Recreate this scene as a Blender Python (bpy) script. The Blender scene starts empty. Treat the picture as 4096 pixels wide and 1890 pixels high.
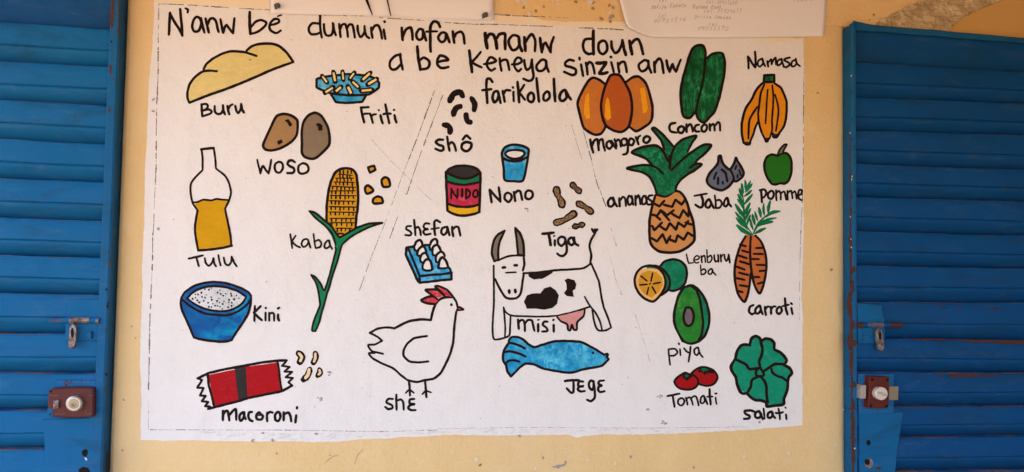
import bpy, bmesh, math, random
from mathutils import Vector, Matrix
from mathutils.geometry import tessellate_polygon
random.seed(7)
sc = bpy.context.scene
COL = sc.collection

# ---------------------------------------------------------------- camera
W, H, F = 4096.0, 1890.0, 3300.0
CAM = Vector((0.0, -1.98, 1.5))
dX = Vector((19952 / F, -485 / F, -1)).normalized()
_v = 69000.0
_u = (485 * _v - F * F) / 19952
dZ = Vector((_u / F, _v / F, -1)).normalized()
dZ = (dZ - dX * dZ.dot(dX)).normalized()
dY = dZ.cross(dX)
ROT = Matrix((dX, dY, dZ))                     # camera axes -> world axes
cam = bpy.data.cameras.new('camera')
cam.sensor_width = 36.0
cam.lens = F / W * 36.0
cam.clip_start = 0.05
cam.clip_end = 400
camo = bpy.data.objects.new('camera', cam)
camo.matrix_world = Matrix.Translation(CAM) @ ROT.to_4x4()
COL.objects.link(camo)
sc.camera = camo


def at(px, py, off=0.0):
    """photo pixel -> point on the plane standing `off` metres in front of the wall"""
    d = ROT @ Vector(((px - W / 2) / F, -(py - H / 2) / F, -1))
    t = (-off - CAM.y) / d.y
    return CAM + d * t


# ---------------------------------------------------------------- light
SUN_EL, SUN_AZ = math.radians(60), math.radians(25)   # azimuth measured from +Y towards +X
world = bpy.data.worlds.new('World')
sc.world = world
world.use_nodes = True
nt = world.node_tree
sky = nt.nodes.new('ShaderNodeTexSky')
sky.sky_type = 'NISHITA'
sky.sun_disc = False
sky.sun_elevation = SUN_EL
sky.sun_rotation = SUN_AZ
sky.dust_density = 2.5
bg = nt.nodes['Background']
nt.links.new(sky.outputs[0], bg.inputs[0])
bg.inputs[1].default_value = 0.15
sl = bpy.data.lights.new('sun', 'SUN')
sl.energy = 2.1
sl.angle = math.radians(0.5)
sl.color = (1.0, 0.94, 0.84)
so = bpy.data.objects.new('sun', sl)
sd = Vector((math.sin(SUN_AZ) * math.cos(SUN_EL), math.cos(SUN_AZ) * math.cos(SUN_EL), math.sin(SUN_EL)))
so.rotation_euler = sd.to_track_quat('Z', 'Y').to_euler()
so.location = (0, 0, 6)
COL.objects.link(so)
sc.view_settings.view_transform = 'Standard'
sc.view_settings.look = 'None'
sc.view_settings.exposure = 2.83
sc.view_settings.gamma = 1

# ---------------------------------------------------------------- materials


def lin(c):
    c /= 255.0
    return c / 12.92 if c <= 0.04045 else ((c + 0.055) / 1.055) ** 2.4


def refl(rgb, white=(232, 214, 204)):
    """colour seen in the photo beside a white of reflectance 0.78 -> paint reflectance"""
    return tuple(min(0.85, 0.78 * lin(a) / lin(b)) for a, b in zip(rgb, white))


class N:
    def __init__(s, name):
        s.m = bpy.data.materials.new(name)
        s.m.use_nodes = True
        s.t = s.m.node_tree
        s.b = s.t.nodes['Principled BSDF']
        s.co = s.t.nodes.new('ShaderNodeTexCoord').outputs['Object']

    def node(s, kind, **kw):
        n = s.t.nodes.new(kind)
        for k, v in kw.items():
            setattr(n, k, v)
        return n

    def link(s, a, b):
        s.t.links.new(a, b)

    def mapped(s, scale, rot=(0, 0, 0)):
        mp = s.node('ShaderNodeMapping')
        mp.inputs['Scale'].default_value = scale
        mp.inputs['Rotation'].default_value = rot
        s.link(s.co, mp.inputs[0])
        return mp.outputs[0]

    def noise(s, scale, detail=4, rough=0.55, co=None, dist=0.0):
        n = s.node('ShaderNodeTexNoise')
        n.inputs['Scale'].default_value = scale
        n.inputs['Detail'].default_value = detail
        n.inputs['Roughness'].default_value = rough
        n.inputs['Distortion'].default_value = dist
        s.link(co or s.co, n.inputs['Vector'])
        return n.outputs['Fac']

    def ramp(s, fac, p0, p1):
        r = s.node('ShaderNodeMapRange')
        r.inputs[1].default_value = p0
        r.inputs[2].default_value = p1
        s.link(fac, r.inputs[0])
        return r.outputs[0]

    def mul(s, a, b, op='MULTIPLY'):
        n = s.node('ShaderNodeMath', operation=op)
        for i, x in enumerate((a, b)):
            if isinstance(x, (int, float)):
                n.inputs[i].default_value = x
            else:
                s.link(x, n.inputs[i])
        return n.outputs[0]

    def mix(s, fac, a, b):
        n = s.node('ShaderNodeMix', data_type='RGBA')
        if isinstance(fac, (int, float)):
            n.inputs[0].default_value = fac
        else:
            s.link(fac, n.inputs[0])
        for i, x in ((6, a), (7, b)):
            if isinstance(x, tuple):
                n.inputs[i].default_value = (*x[:3], 1)
            else:
                s.link(x, n.inputs[i])
        return n.outputs[2]

    def bump(s, h, strength, dist):
        b = s.node('ShaderNodeBump')
        b.inputs['Strength'].default_value = strength
        b.inputs['Distance'].default_value = dist
        s.link(h, b.inputs['Height'])
        s.link(b.outputs[0], s.b.inputs['Normal'])

    def out(s, col, rough=0.7, metal=0.0, spec=0.3):
        if isinstance(col, tuple):
            s.b.inputs['Base Color'].default_value = (*col[:3], 1)
        else:
            s.link(col, s.b.inputs['Base Color'])
        if isinstance(rough, (int, float)):
            s.b.inputs['Roughness'].default_value = rough
        else:
            s.link(rough, s.b.inputs['Roughness'])
        s.b.inputs['Metallic'].default_value = metal
        s.b.inputs['Specular IOR Level'].default_value = spec
        return s.m


MATS = {}


def scl(c, k):
    return tuple(min(0.9, x * k) for x in c)


def paint(name, rgb, light=None, amt=0.5, white=(232, 214, 204), streak=(1, 1, 1), sc_=55, rough=0.5, var=0.14, thr=(0.5, 0.75)):
    """brushed or felt-tip paint: soft tone changes, thin streaks where the white shows through"""
    n = N(name)
    c = refl(rgb, white)
    base = n.mix(n.ramp(n.noise(16, 3), 0.3, 0.7), scl(c, 1 - var * 1.1), scl(c, 1 + var * 0.8))
    brush = n.ramp(n.noise(52, 6, 0.7, n.mapped((1.0, 1, 1.9), (0, 0.5, 0)), 0.5), 0.38, 0.68)
    base = n.mix(n.mul(brush, 0.42), base, scl(c, 0.70))
    thin = n.ramp(n.noise(130, 4, 0.7), 0.63, 0.8)
    base = n.mix(n.mul(thin, 0.05 + 0.5 * min(0.3, max(c) * 0.3)), base, (0.72, 0.68, 0.62))
    if light:
        l = refl(light, white)
        fine = n.ramp(n.noise(sc_, 5, 0.7, n.mapped(streak), 0.8), *thr)
        broad = n.ramp(n.noise(11, 3), 0.35, 0.7)
        base = n.mix(n.mul(n.mul(fine, broad), amt, 'MULTIPLY'), base, l)
    n.bump(n.noise(320, 3), 0.25, 0.0006)
    MATS[name] = n.out(base, rough, 0, 0.09)


WB = (236, 226, 226)
WT = (222, 198, 178)
paint('bread', (222, 184, 108), (230, 200, 140), 0.6, (232, 212, 194), sc_=20, var=0.06)
paint('cyan', (14, 138, 182), (150, 205, 215), 1.0, sc_=48, var=0.25, thr=(0.42, 0.62))
paint('tan', (166, 118, 72), var=0.08)
paint('taupe', (134, 106, 80), (116, 86, 58), 0.5, sc_=12, var=0.06)
paint('oil', (206, 142, 4), (190, 125, 0), 0.6, sc_=15, var=0.07)
paint('corn', (210, 138, 14), var=0.08)
paint('grass', (6, 118, 74), (30, 170, 110), 0.7, WB, (3, 1, 1), 70, thr=(0.44, 0.66))
paint('blue', (12, 80, 148), (0, 150, 195), 1.0, WB, sc_=20, var=0.2, thr=(0.42, 0.62))
paint('rice', (222, 208, 200), (150, 135, 125), 0.8, sc_=260, thr=(0.45, 0.6))
paint('red', (172, 10, 22), (200, 50, 60), 0.5, WB, (1, 1, 3), 60, var=0.08)
paint('charcoal', (50, 42, 40), (34, 26, 28), 0.6, WB, sc_=40)
paint('comb', (200, 52, 66), (235, 140, 140), 0.9, WB, sc_=70)
paint('cream', (240, 204, 158), var=0.05, white=WB)
paint('fry', (240, 196, 120), var=0.06)
paint('can_green', (16, 108, 68), (30, 130, 84), 0.5)
paint('can_red', (186, 34, 60), (215, 95, 110), 0.9, sc_=50)
paint('can_yellow', (230, 162, 20), var=0.06)
paint('peanut', (150, 108, 70), var=0.12)
paint('horn', (122, 102, 82), var=0.1)
paint('pink', (216, 142, 138), (230, 172, 164), 0.6, WB)
paint('fishblue', (12, 138, 192), (110, 208, 224), 1.0, WB, (1.2, 1, 1), 40, var=0.24, thr=(0.42, 0.62))
paint('mango', (176, 76, 24), (162, 66, 20), 0.5, WT, sc_=16, var=0.05)
paint('mango_light', (190, 100, 36), (178, 86, 28), 0.5, WT, sc_=16, var=0.05)
paint('hilite', (228, 138, 10), var=0.04, white=WT)
paint('cucumber', (8, 66, 26), (60, 165, 92), 1.0, WT, (2.2, 1, 0.8), 52, var=0.3, thr=(0.46, 0.66))
paint('leaf', (8, 80, 42), (40, 155, 92), 1.0, WT, (1.4, 1, 1.2), 56, var=0.28, thr=(0.46, 0.68))
paint('banana', (218, 122, 14), var=0.07, white=WT)
paint('pineapple', (206, 132, 70), (196, 112, 66), 0.6, sc_=18, var=0.07)
paint('onion', (98, 98, 110), (140, 140, 152), 0.8, sc_=34, var=0.18)
paint('apple', (36, 98, 20), var=0.06, white=(226, 206, 192))
paint('carrot', (192, 98, 46), var=0.07)
paint('carrottop', (8, 112, 62), (70, 180, 120), 0.8, sc_=90, var=0.25)
paint('emerald', (4, 112, 78), (50, 175, 130), 0.9, WB, sc_=48, var=0.2, thr=(0.46, 0.68))
paint('orange', (218, 148, 34), (236, 180, 90), 0.7, WB, sc_=34)
paint('orange_pale', (240, 182, 112), var=0.05, white=WB)
paint('avocado', (36, 122, 38), (90, 165, 72), 0.7, WB, sc_=44, var=0.16, thr=(0.46, 0.68))
paint('stone', (114, 96, 98), (140, 122, 122), 0.7, WB, sc_=60)
paint('tomato', (164, 8, 14), (190, 30, 34), 0.5, WB, sc_=20, var=0.08)
paint('lettuce', (12, 136, 104), (60, 175, 142), 0.7, WB, sc_=48, var=0.14, thr=(0.48, 0.7))


def mk_black():
    n = N('black_paint')
    dry = n.ramp(n.noise(210, 5, 0.75), 0.66, 0.8)
    c = n.mix(n.mul(dry, 0.4), (0.013, 0.0055, 0.005), (0.20, 0.14, 0.11))
    n.bump(n.noise(300, 3), 0.3, 0.0006)
    MATS['black'] = n.out(c, 0.6, 0, 0.08)


mk_black()


def mk_panel():
    n = N('white_mural_paint')
    a = n.mix(n.ramp(n.noise(3.2, 5, 0.6), 0.3, 0.7), (0.79, 0.765, 0.745), (0.75, 0.725, 0.70))
    a = n.mix(n.mul(n.ramp(n.noise(26, 6, 0.7), 0.52, 0.78), 0.30), a, (0.62, 0.56, 0.51))
    a = n.mix(n.mul(n.ramp(n.noise(7, 8, 0.8, None, 1.5), 0.66, 0.78), 0.25), a, (0.50, 0.46, 0.42))
    st = n.ramp(n.noise(8, 7, 0.7, n.mapped((1.3, 1, 0.35)), 0.8), 0.55, 0.8)
    a = n.mix(n.mul(st, 0.30), a, (0.58, 0.52, 0.47))
    grain = n.ramp(n.noise(170, 5, 0.75), 0.35, 0.75)
    a = n.mix(n.mul(grain, 0.10), a, (0.52, 0.48, 0.45))
    h = n.mul(n.noise(150, 5, 0.6), n.mul(n.noise(16, 4), 3.5), 'ADD')
    n.bump(h, 0.5, 0.0022)
    MATS['panel'] = n.out(a, 0.75, 0, 0.2)
    n = N('thin_white_wash')
    a = n.mix(n.noise(22, 5), (0.80, 0.66, 0.42), (0.80, 0.72, 0.58))
    MATS['wash'] = n.out(a, 0.8)
    n = N('grey_smudge')
    t = n.node('ShaderNodeBsdfTransparent')
    mx = n.node('ShaderNodeMixShader')
    fac = n.ramp(n.noise(30, 7, 0.75, n.mapped((1, 1, 2.4)), 1.0), 0.5, 0.72)
    n.link(n.mul(fac, 0.3), mx.inputs[0])
    n.link(t.outputs[0], mx.inputs[1])
    n.out((0.42, 0.40, 0.39), 0.8)
    n.link(n.b.outputs[0], mx.inputs[2])
    n.link(mx.outputs[0], n.t.nodes['Material Output'].inputs[0])
    MATS['smudge'] = n.m
    n = N('charcoal_line')
    MATS['pencil'] = n.out((0.12, 0.10, 0.085), 0.8)
    n = N('dull_scratch')
    MATS['scratch'] = n.out((0.52, 0.37, 0.19), 0.85)
    n = N('old_grey_line')
    MATS['faint'] = n.out((0.33, 0.28, 0.25), 0.8)
    n = N('speck_brown')
    MATS['speck'] = n.out((0.20, 0.14, 0.10), 0.8)


mk_panel()


def mk_wall():
    n = N('ochre_wall_paint')
    big = n.ramp(n.noise(1.6, 5, 0.6), 0.32, 0.68)
    a = n.mix(big, (0.735, 0.505, 0.225), (0.775, 0.575, 0.305))
    a = n.mix(n.mul(n.ramp(n.noise(9, 6, 0.65), 0.5, 0.75), 0.35), a, (0.79, 0.63, 0.375))
    a = n.mix(n.mul(n.ramp(n.noise(60, 5, 0.7), 0.62, 0.8), 0.25), a, (0.45, 0.31, 0.14))
    st = n.noise(5, 6, 0.7, n.mapped((1.0, 1, 0.14)))
    a = n.mix(n.mul(n.ramp(st, 0.52, 0.78), 0.30), a, (0.56, 0.375, 0.18))
    grain = n.ramp(n.noise(150, 5, 0.75), 0.35, 0.75)
    a = n.mix(n.mul(grain, 0.14), a, (0.54, 0.35, 0.15))
    blot = n.ramp(n.noise(17, 7, 0.72, None, 0.8), 0.6, 0.78)
    a = n.mix(n.mul(blot, 0.42), a, (0.80, 0.67, 0.44))
    h = n.mul(n.noise(120, 6, 0.65), n.mul(n.noise(11, 5), 4.0), 'ADD')
    n.bump(h, 0.6, 0.003)
    MATS['ochre'] = n.out(a, 0.8, 0, 0.2)
    n = N('shaded_orange_plaster')
    a = n.mix(n.noise(4, 5), (0.58, 0.34, 0.10), (0.64, 0.40, 0.14))  # shade on this plaster is put into its darker colour
    n.bump(n.noise(140, 5), 0.35, 0.0015)
    MATS['shaded_orange'] = n.out(a, 0.8, 0, 0.2)
    n = N('rough_bare_plaster')
    a = n.mix(n.ramp(n.noise(30, 6, 0.7), 0.35, 0.65), (0.46, 0.34, 0.19), (0.76, 0.62, 0.39))
    a = n.mix(n.ramp(n.noise(70, 6, 0.8, n.mapped((0.6, 1, 1.4))), 0.58, 0.7), a, (0.26, 0.17, 0.08))  # shade of crevices put into the colour, on top of the bumps
    n.bump(n.noise(90, 8, 0.75, n.mapped((0.5, 1, 1.6))), 0.9, 0.006)
    MATS['rough_plaster'] = n.out(a, 0.9, 0, 0.15)
    n = N('flake_white')
    MATS['flake'] = n.out(n.mix(n.noise(60), (0.72, 0.66, 0.58), (0.62, 0.56, 0.50)), 0.8)
    n = N('flake_brown')
    MATS['flake_brown'] = n.out(n.mix(n.noise(80), (0.28, 0.17, 0.07), (0.44, 0.28, 0.11)), 0.85)


mk_wall()


def mk_blue(name, c1, c2, rust=0.0):
    n = N(name)
    a = n.mix(n.noise(3.5, 5, 0.6), c1, c2)
    dirt = n.ramp(n.noise(16, 8, 0.75, n.mapped((0.45, 1, 1.5)), 0.5), 0.5, 0.72)
    a = n.mix(n.mul(dirt, 0.55), a, (0.012, 0.038, 0.06))
    dust = n.ramp(n.noise(24, 7, 0.75, n.mapped((0.5, 1, 1.6)), 0.8), 0.54, 0.76)
    a = n.mix(n.mul(dust, 0.22), a, (0.11, 0.17, 0.24))
    spot = n.ramp(n.noise(120, 5, 0.7), 0.70, 0.74)
    a = n.mix(n.mul(spot, 0.5), a, (0.03, 0.035, 0.045))
    chip = n.ramp(n.noise(46, 7, 0.78), 0.70 - rust, 0.735 - rust)
    a = n.mix(chip, a, (0.075, 0.028, 0.02))
    h = n.mul(n.noise(26, 5, 0.6), n.mul(n.noise(220, 4), 0.25), 'ADD')
    n.bump(h, 0.25, 0.002)
    MATS[name] = n.out(a, n.ramp(n.noise(20, 4), -0.6, 1.1), 0, 0.12)


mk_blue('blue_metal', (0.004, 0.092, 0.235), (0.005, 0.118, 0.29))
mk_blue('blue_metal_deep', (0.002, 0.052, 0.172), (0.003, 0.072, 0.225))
mk_blue('blue_metal_worn', (0.006, 0.085, 0.215), (0.009, 0.11, 0.26), 0.055)
mk_blue('blue_metal_rusty', (0.008, 0.10, 0.27), (0.012, 0.13, 0.32), 0.13)


def mk_misc():
    n = N('rusty_edge')
    f = n.ramp(n.noise(30, 6, 0.7, n.mapped((0.35, 1, 1))), 0.45, 0.62)
    MATS['rust_edge'] = n.out(n.mix(f, (0.012, 0.085, 0.20), (0.22, 0.12, 0.08)), 0.8, 0, 0.1)
    n = N('rust')
    MATS['rust'] = n.out(n.mix(n.noise(60, 6, 0.7), (0.045, 0.014, 0.011), (0.095, 0.034, 0.022)), 0.8)
    n = N('old_steel')
    MATS['steel'] = n.out(n.mix(n.ramp(n.noise(110, 6, 0.75), 0.36, 0.6), (0.30, 0.27, 0.27), (0.075, 0.04, 0.034)), 0.5, 0.3, 0.4)
    n = N('brass_plate')
    MATS['brass'] = n.out(n.mix(n.noise(50, 4), (0.25, 0.21, 0.15), (0.34, 0.29, 0.21)), 0.45, 0.5, 0.5)
    n = N('maroon_lock_enamel')
    a = n.mix(n.noise(30, 5), (0.078, 0.016, 0.015), (0.095, 0.021, 0.019))
    a = n.mix(n.ramp(n.noise(120, 6, 0.8), 0.68, 0.74), a, (0.16, 0.06, 0.055))
    MATS['maroon'] = n.out(a, 0.45, 0, 0.2)
    n = N('red_brown_lock_enamel')
    a = n.mix(n.noise(30, 5), (0.09, 0.015, 0.010), (0.11, 0.020, 0.013))
    MATS['redbrown'] = n.out(a, 0.45, 0, 0.18)
    n = N('chrome')
    MATS['chrome'] = n.out((0.50, 0.48, 0.45), 0.3, 0.6, 0.5)
    n = N('aluminium')
    MATS['alu'] = n.out((0.70, 0.65, 0.58), 0.45, 0.35, 0.5)
    n = N('keyhole_metal')
    MATS['plug'] = n.out((0.22, 0.18, 0.13), 0.4, 0.5, 0.5)
    n = N('dark_hole')
    MATS['dark'] = n.out((0.012, 0.01, 0.01), 0.9, 0, 0.1)
    n = N('paper')
    MATS['paper'] = n.out(n.mix(n.noise(9, 4), (0.81, 0.80, 0.815), (0.775, 0.76, 0.775)), 0.85, 0, 0.15)
    n.bump(n.noise(14, 3), 0.25, 0.004)
    n = N('pencil_writing')
    MATS['writing'] = n.out((0.32, 0.28, 0.28), 0.8)
    n = N('grey_tack')
    MATS['tack'] = n.out(n.mix(n.noise(300, 3), (0.05, 0.045, 0.045), (0.14, 0.12, 0.12)), 0.5, 0.2, 0.4)
    n = N('packed_earth')
    a = n.mix(n.noise(1.2, 7, 0.65), (0.33, 0.195, 0.10), (0.42, 0.26, 0.14))
    n.bump(n.noise(18, 8, 0.7), 0.5, 0.02)
    MATS['earth'] = n.out(a, 0.95, 0, 0.1)
    n = N('shade_helper_brown')
    MATS['shade_brown'] = n.out(n.mix(n.noise(3, 5), (0.29, 0.18, 0.085), (0.35, 0.22, 0.11)), 0.9)  # brown of the added roof and side wall, tuned for bounced light
    n = N('concrete')
    MATS['concrete'] = n.out(n.mix(n.noise(5, 6), (0.19, 0.185, 0.18), (0.25, 0.24, 0.23)), 0.9)


mk_misc()

# ---------------------------------------------------------------- mesh helpers


class MB:
    """collects polygons with materials, then links ONE mesh object"""

    def __init__(s):
        s.v, s.f, s.mi, s.mats = [], [], [], []

    def mat(s, name):
        if name not in s.mats:
            s.mats.append(name)
        return s.mats.index(name)

    def add(s, verts, faces, mat):
        o = len(s.v)
        s.v += [tuple(v) for v in verts]
        i = s.mat(mat)
        for f in faces:
            s.f.append(tuple(o + k for k in f))
            s.mi.append(i)

    def build(s, name, parent=None, smooth=False, flip=True):
        me = bpy.data.meshes.new(name)
        me.from_pydata(s.v, [], s.f)
        for m in s.mats:
            me.materials.append(MATS[m])
        me.polygons.foreach_set('material_index', s.mi)
        if smooth:
            me.polygons.foreach_set('use_smooth', [True] * len(s.f))
        me.update()
        o = bpy.data.objects.new(name, me)
        COL.objects.link(o)
        if parent is not None:
            o.parent = parent
        return o


def tag(o, label=None, cat=None, group=None, kind=None):
    for k, v in (('label', label), ('category', cat), ('group', group), ('kind', kind)):
        if v:
            o[k] = v
    return o


def box(mb, x0, x1, y0, y1, z0, z1, mat):
    v = [(x, y, z) for x in (x0, x1) for y in (y0, y1) for z in (z0, z1)]
    mb.add(v, [(0, 1, 3, 2), (4, 6, 7, 5), (0, 4, 5, 1), (2, 3, 7, 6), (0, 2, 6, 4), (1, 5, 7, 3)], mat)


def catmull(pts, closed, step):
    n = len(pts)
    if n == 2 and not closed:
        a, b = pts
        k = max(2, int((b - a).length / step))
        return [a.lerp(b, i / k) for i in range(k + 1)]
    out = []
    segs = n if closed else n - 1
    for i in range(segs):
        if closed:
            p0, p1, p2, p3 = (pts[(i + j - 1) % n] for j in range(4))
        else:
            p1, p2 = pts[i], pts[i + 1]
            p0 = pts[i - 1] if i else p1 * 2 - p2
            p3 = pts[i + 2] if i + 2 < n else p2 * 2 - p1
        k = max(1, int((p2 - p1).length / step))
        for j in range(k):
            t = j / k
            # centripetal-like damping keeps the curve from overshooting
            m1, m2 = (p2 - p0) * 0.42, (p3 - p1) * 0.42
            L = (p2 - p1).length
            if m1.length > L:
                m1 *= L / m1.length
            if m2.length > L:
                m2 *= L / m2.length
            h = t * t * (3 - 2 * t)
            out.append(p1 * (1 - h) + p2 * h + m1 * (t ** 3 - 2 * t * t + t) + m2 * (t ** 3 - t * t))
    if not closed:
        out.append(pts[-1])
    return out


def wob(n, amp, rng, closed=False):
    """smooth random series of n values"""
    ph = [(rng.uniform(0, 6.28), rng.uniform(0.5, 1)) for _ in range(4)]
    out = []
    for i in range(n):
        a = 0
        for k, (p, w) in enumerate(ph):
            fr = (k + 1) * (1.0 if closed else 0.73)
            u = i / max(1, n) * 6.2832 * fr * (1 if closed else max(1, n / 40))
            a += w * math.sin(u + p)
        out.append(amp * a / 2)
    return out


def ribbon(mb, pts, w, off, mat, closed=False, prof=None, cap=True, ragged=0.035, proj=at):
    """a brush stroke lying on the wall; pts and w in photo pixels"""
    rng = random.Random(int(pts[0].x * 13 + pts[0].y * 7 + w * 3))
    n = len(pts)
    wl, wr = wob(n, 0.085, rng, closed), wob(n, 0.085, rng, closed)
    L, R = [], []
    for i, p in enumerate(pts):
        a = pts[(i - 1) % n] if closed or i else p
        b = pts[(i + 1) % n] if closed or i < n - 1 else p
        t = (b - a)
        t = t.normalized() if t.length > 1e-6 else Vector((1, 0))
        nrm = Vector((-t.y, t.x))
        k = 0.5 * w
        if prof:
            k *= prof(i / max(1, n - 1))
        elif not closed and n > 2:
            e = min(i, n - 1 - i) / (n - 1)
            k *= 0.90 + 0.10 * min(1, e * 6)
        L.append(p + nrm * k * (1 + wl[i] + rng.uniform(-ragged, ragged)))
        R.append(p - nrm * k * (1 + wr[i] + rng.uniform(-ragged, ragged)))
    v = [proj(p.x, p.y, off) for p in L] + [proj(p.x, p.y, off) for p in R]
    f = [(i, i + 1, n + i + 1, n + i) for i in range(n - 1)]
    if closed:
        f.append((n - 1, 0, n, 2 * n - 1))
    mb.add(v, f, mat)
    if cap and not closed:
        for e in (0, n - 1):
            c = pts[e]
            a, b = (L[e], R[e]) if e == 0 else (R[e], L[e])
            r = (a - c)
            m = 6
            fan = [c] + [c + Matrix.Rotation(math.pi * j / m, 2) @ r * (0.86 + 0.2 * rng.random() if 0 < j < m else 1) for j in range(m + 1)]
            mb.add([proj(p.x, p.y, off) for p in fan], [(0, j, j + 1) for j in range(1, m + 1)], mat)


def blob(mb, poly, off, mat, proj=at):
    co = [Vector((p.x, p.y, 0)) for p in poly]
    tri = tessellate_polygon([co])
    mb.add([proj(p.x, p.y, off) for p in poly], [tuple(t) for t in tri], mat)


def inside(p, poly):
    r = False
    j = len(poly) - 1
    for i in range(len(poly)):
        a, b = poly[i], poly[j]
        if (a.y > p.y) != (b.y > p.y) and p.x < (b.x - a.x) * (p.y - a.y) / (b.y - a.y) + a.x:
            r = not r
        j = i
    return r


def roughen(poly, step, amp, rng):
    out = []
    n = len(poly)
    for i in range(n):
        a, b = poly[i], poly[(i + 1) % n]
        k = max(1, int((b - a).length / step))
        for j in range(k):
            p = a.lerp(b, j / k)
            out.append(p + Vector((rng.uniform(-amp, amp), rng.uniform(-amp, amp))))
    return out


# ---------------------------------------------------------------- ground and wall
gz = MB()
box(gz, -40, 40, -60, 6, -0.3, 0.0, 'earth')
tag(gz.build('ground'), kind='structure')

WX0, WX1 = at(-900, 945).x, at(5600, 945).x
wm = MB()
nx = 8
DL, DR, DT = -0.5765, 1.2105, 2.172         # edges and head of the two door openings
pr = [(DL + .001, 0.25), (DL + .001, 0.014), (DL + .005, 0.006), (DL + .012, 0.0015), (DL + .022, 0.0)]
pr += [(DL + .022 + (DR - .075 - DL - .022) * k / 6, 0.0) for k in range(1, 7)]
pr += [(DR - .062, 0.0004), (DR - .046, 0.0012), (DR - .031, 0.0024), (DR - .018, 0.0042), (DR - .008, 0.0066), (DR - .001, 0.010), (DR - .0005, 0.05), (DR - .0005, 0.25)]
wm.add([(x, y, z) for z in (0.0, DT) for x, y in pr], [(k, k + 1, len(pr) + k + 1, len(pr) + k) for k in range(len(pr) - 1)], 'ochre')
box(wm, WX0, WX1, 0.0, 0.25, DT, 3.6, 'ochre')
box(wm, WX0, DL - 1.25, 0.0, 0.25, 0.0, DT - .0005, 'ochre')
box(wm, DR + .85, WX1, 0.0, 0.25, 0.0, DT - .0005, 'ochre')
wall = wm.build('plaster_wall')
tag(wall, 'ochre yellow plastered wall with a white hand-painted food mural between two blue shutters', 'wall', None, 'thing')
pf = MB()
box(pf, WX0, WX1, -2.6, -0.0, 0.004, 0.15, 'concrete')  # unseen floor, added and toned for the light it bounces up
tag(pf.build('unseen_bounce_floor'), kind='structure')
sw = MB()
box(sw, 2.12, 2.32, -2.8, -0.002, 0.151, 2.33 - 0.001, 'shade_brown')  # unseen wall, added to darken the right side
tag(sw.build('unseen_shade_wall'), kind='structure')
rf = MB()
box(rf, WX0, WX1, -2.8, -0.001, 2.33, 2.33 + 0.12, 'shade_brown')  # unseen roof, added and lowered to dim the top of the wall
tag(rf.build('unseen_shade_roof'), kind='structure')


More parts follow.
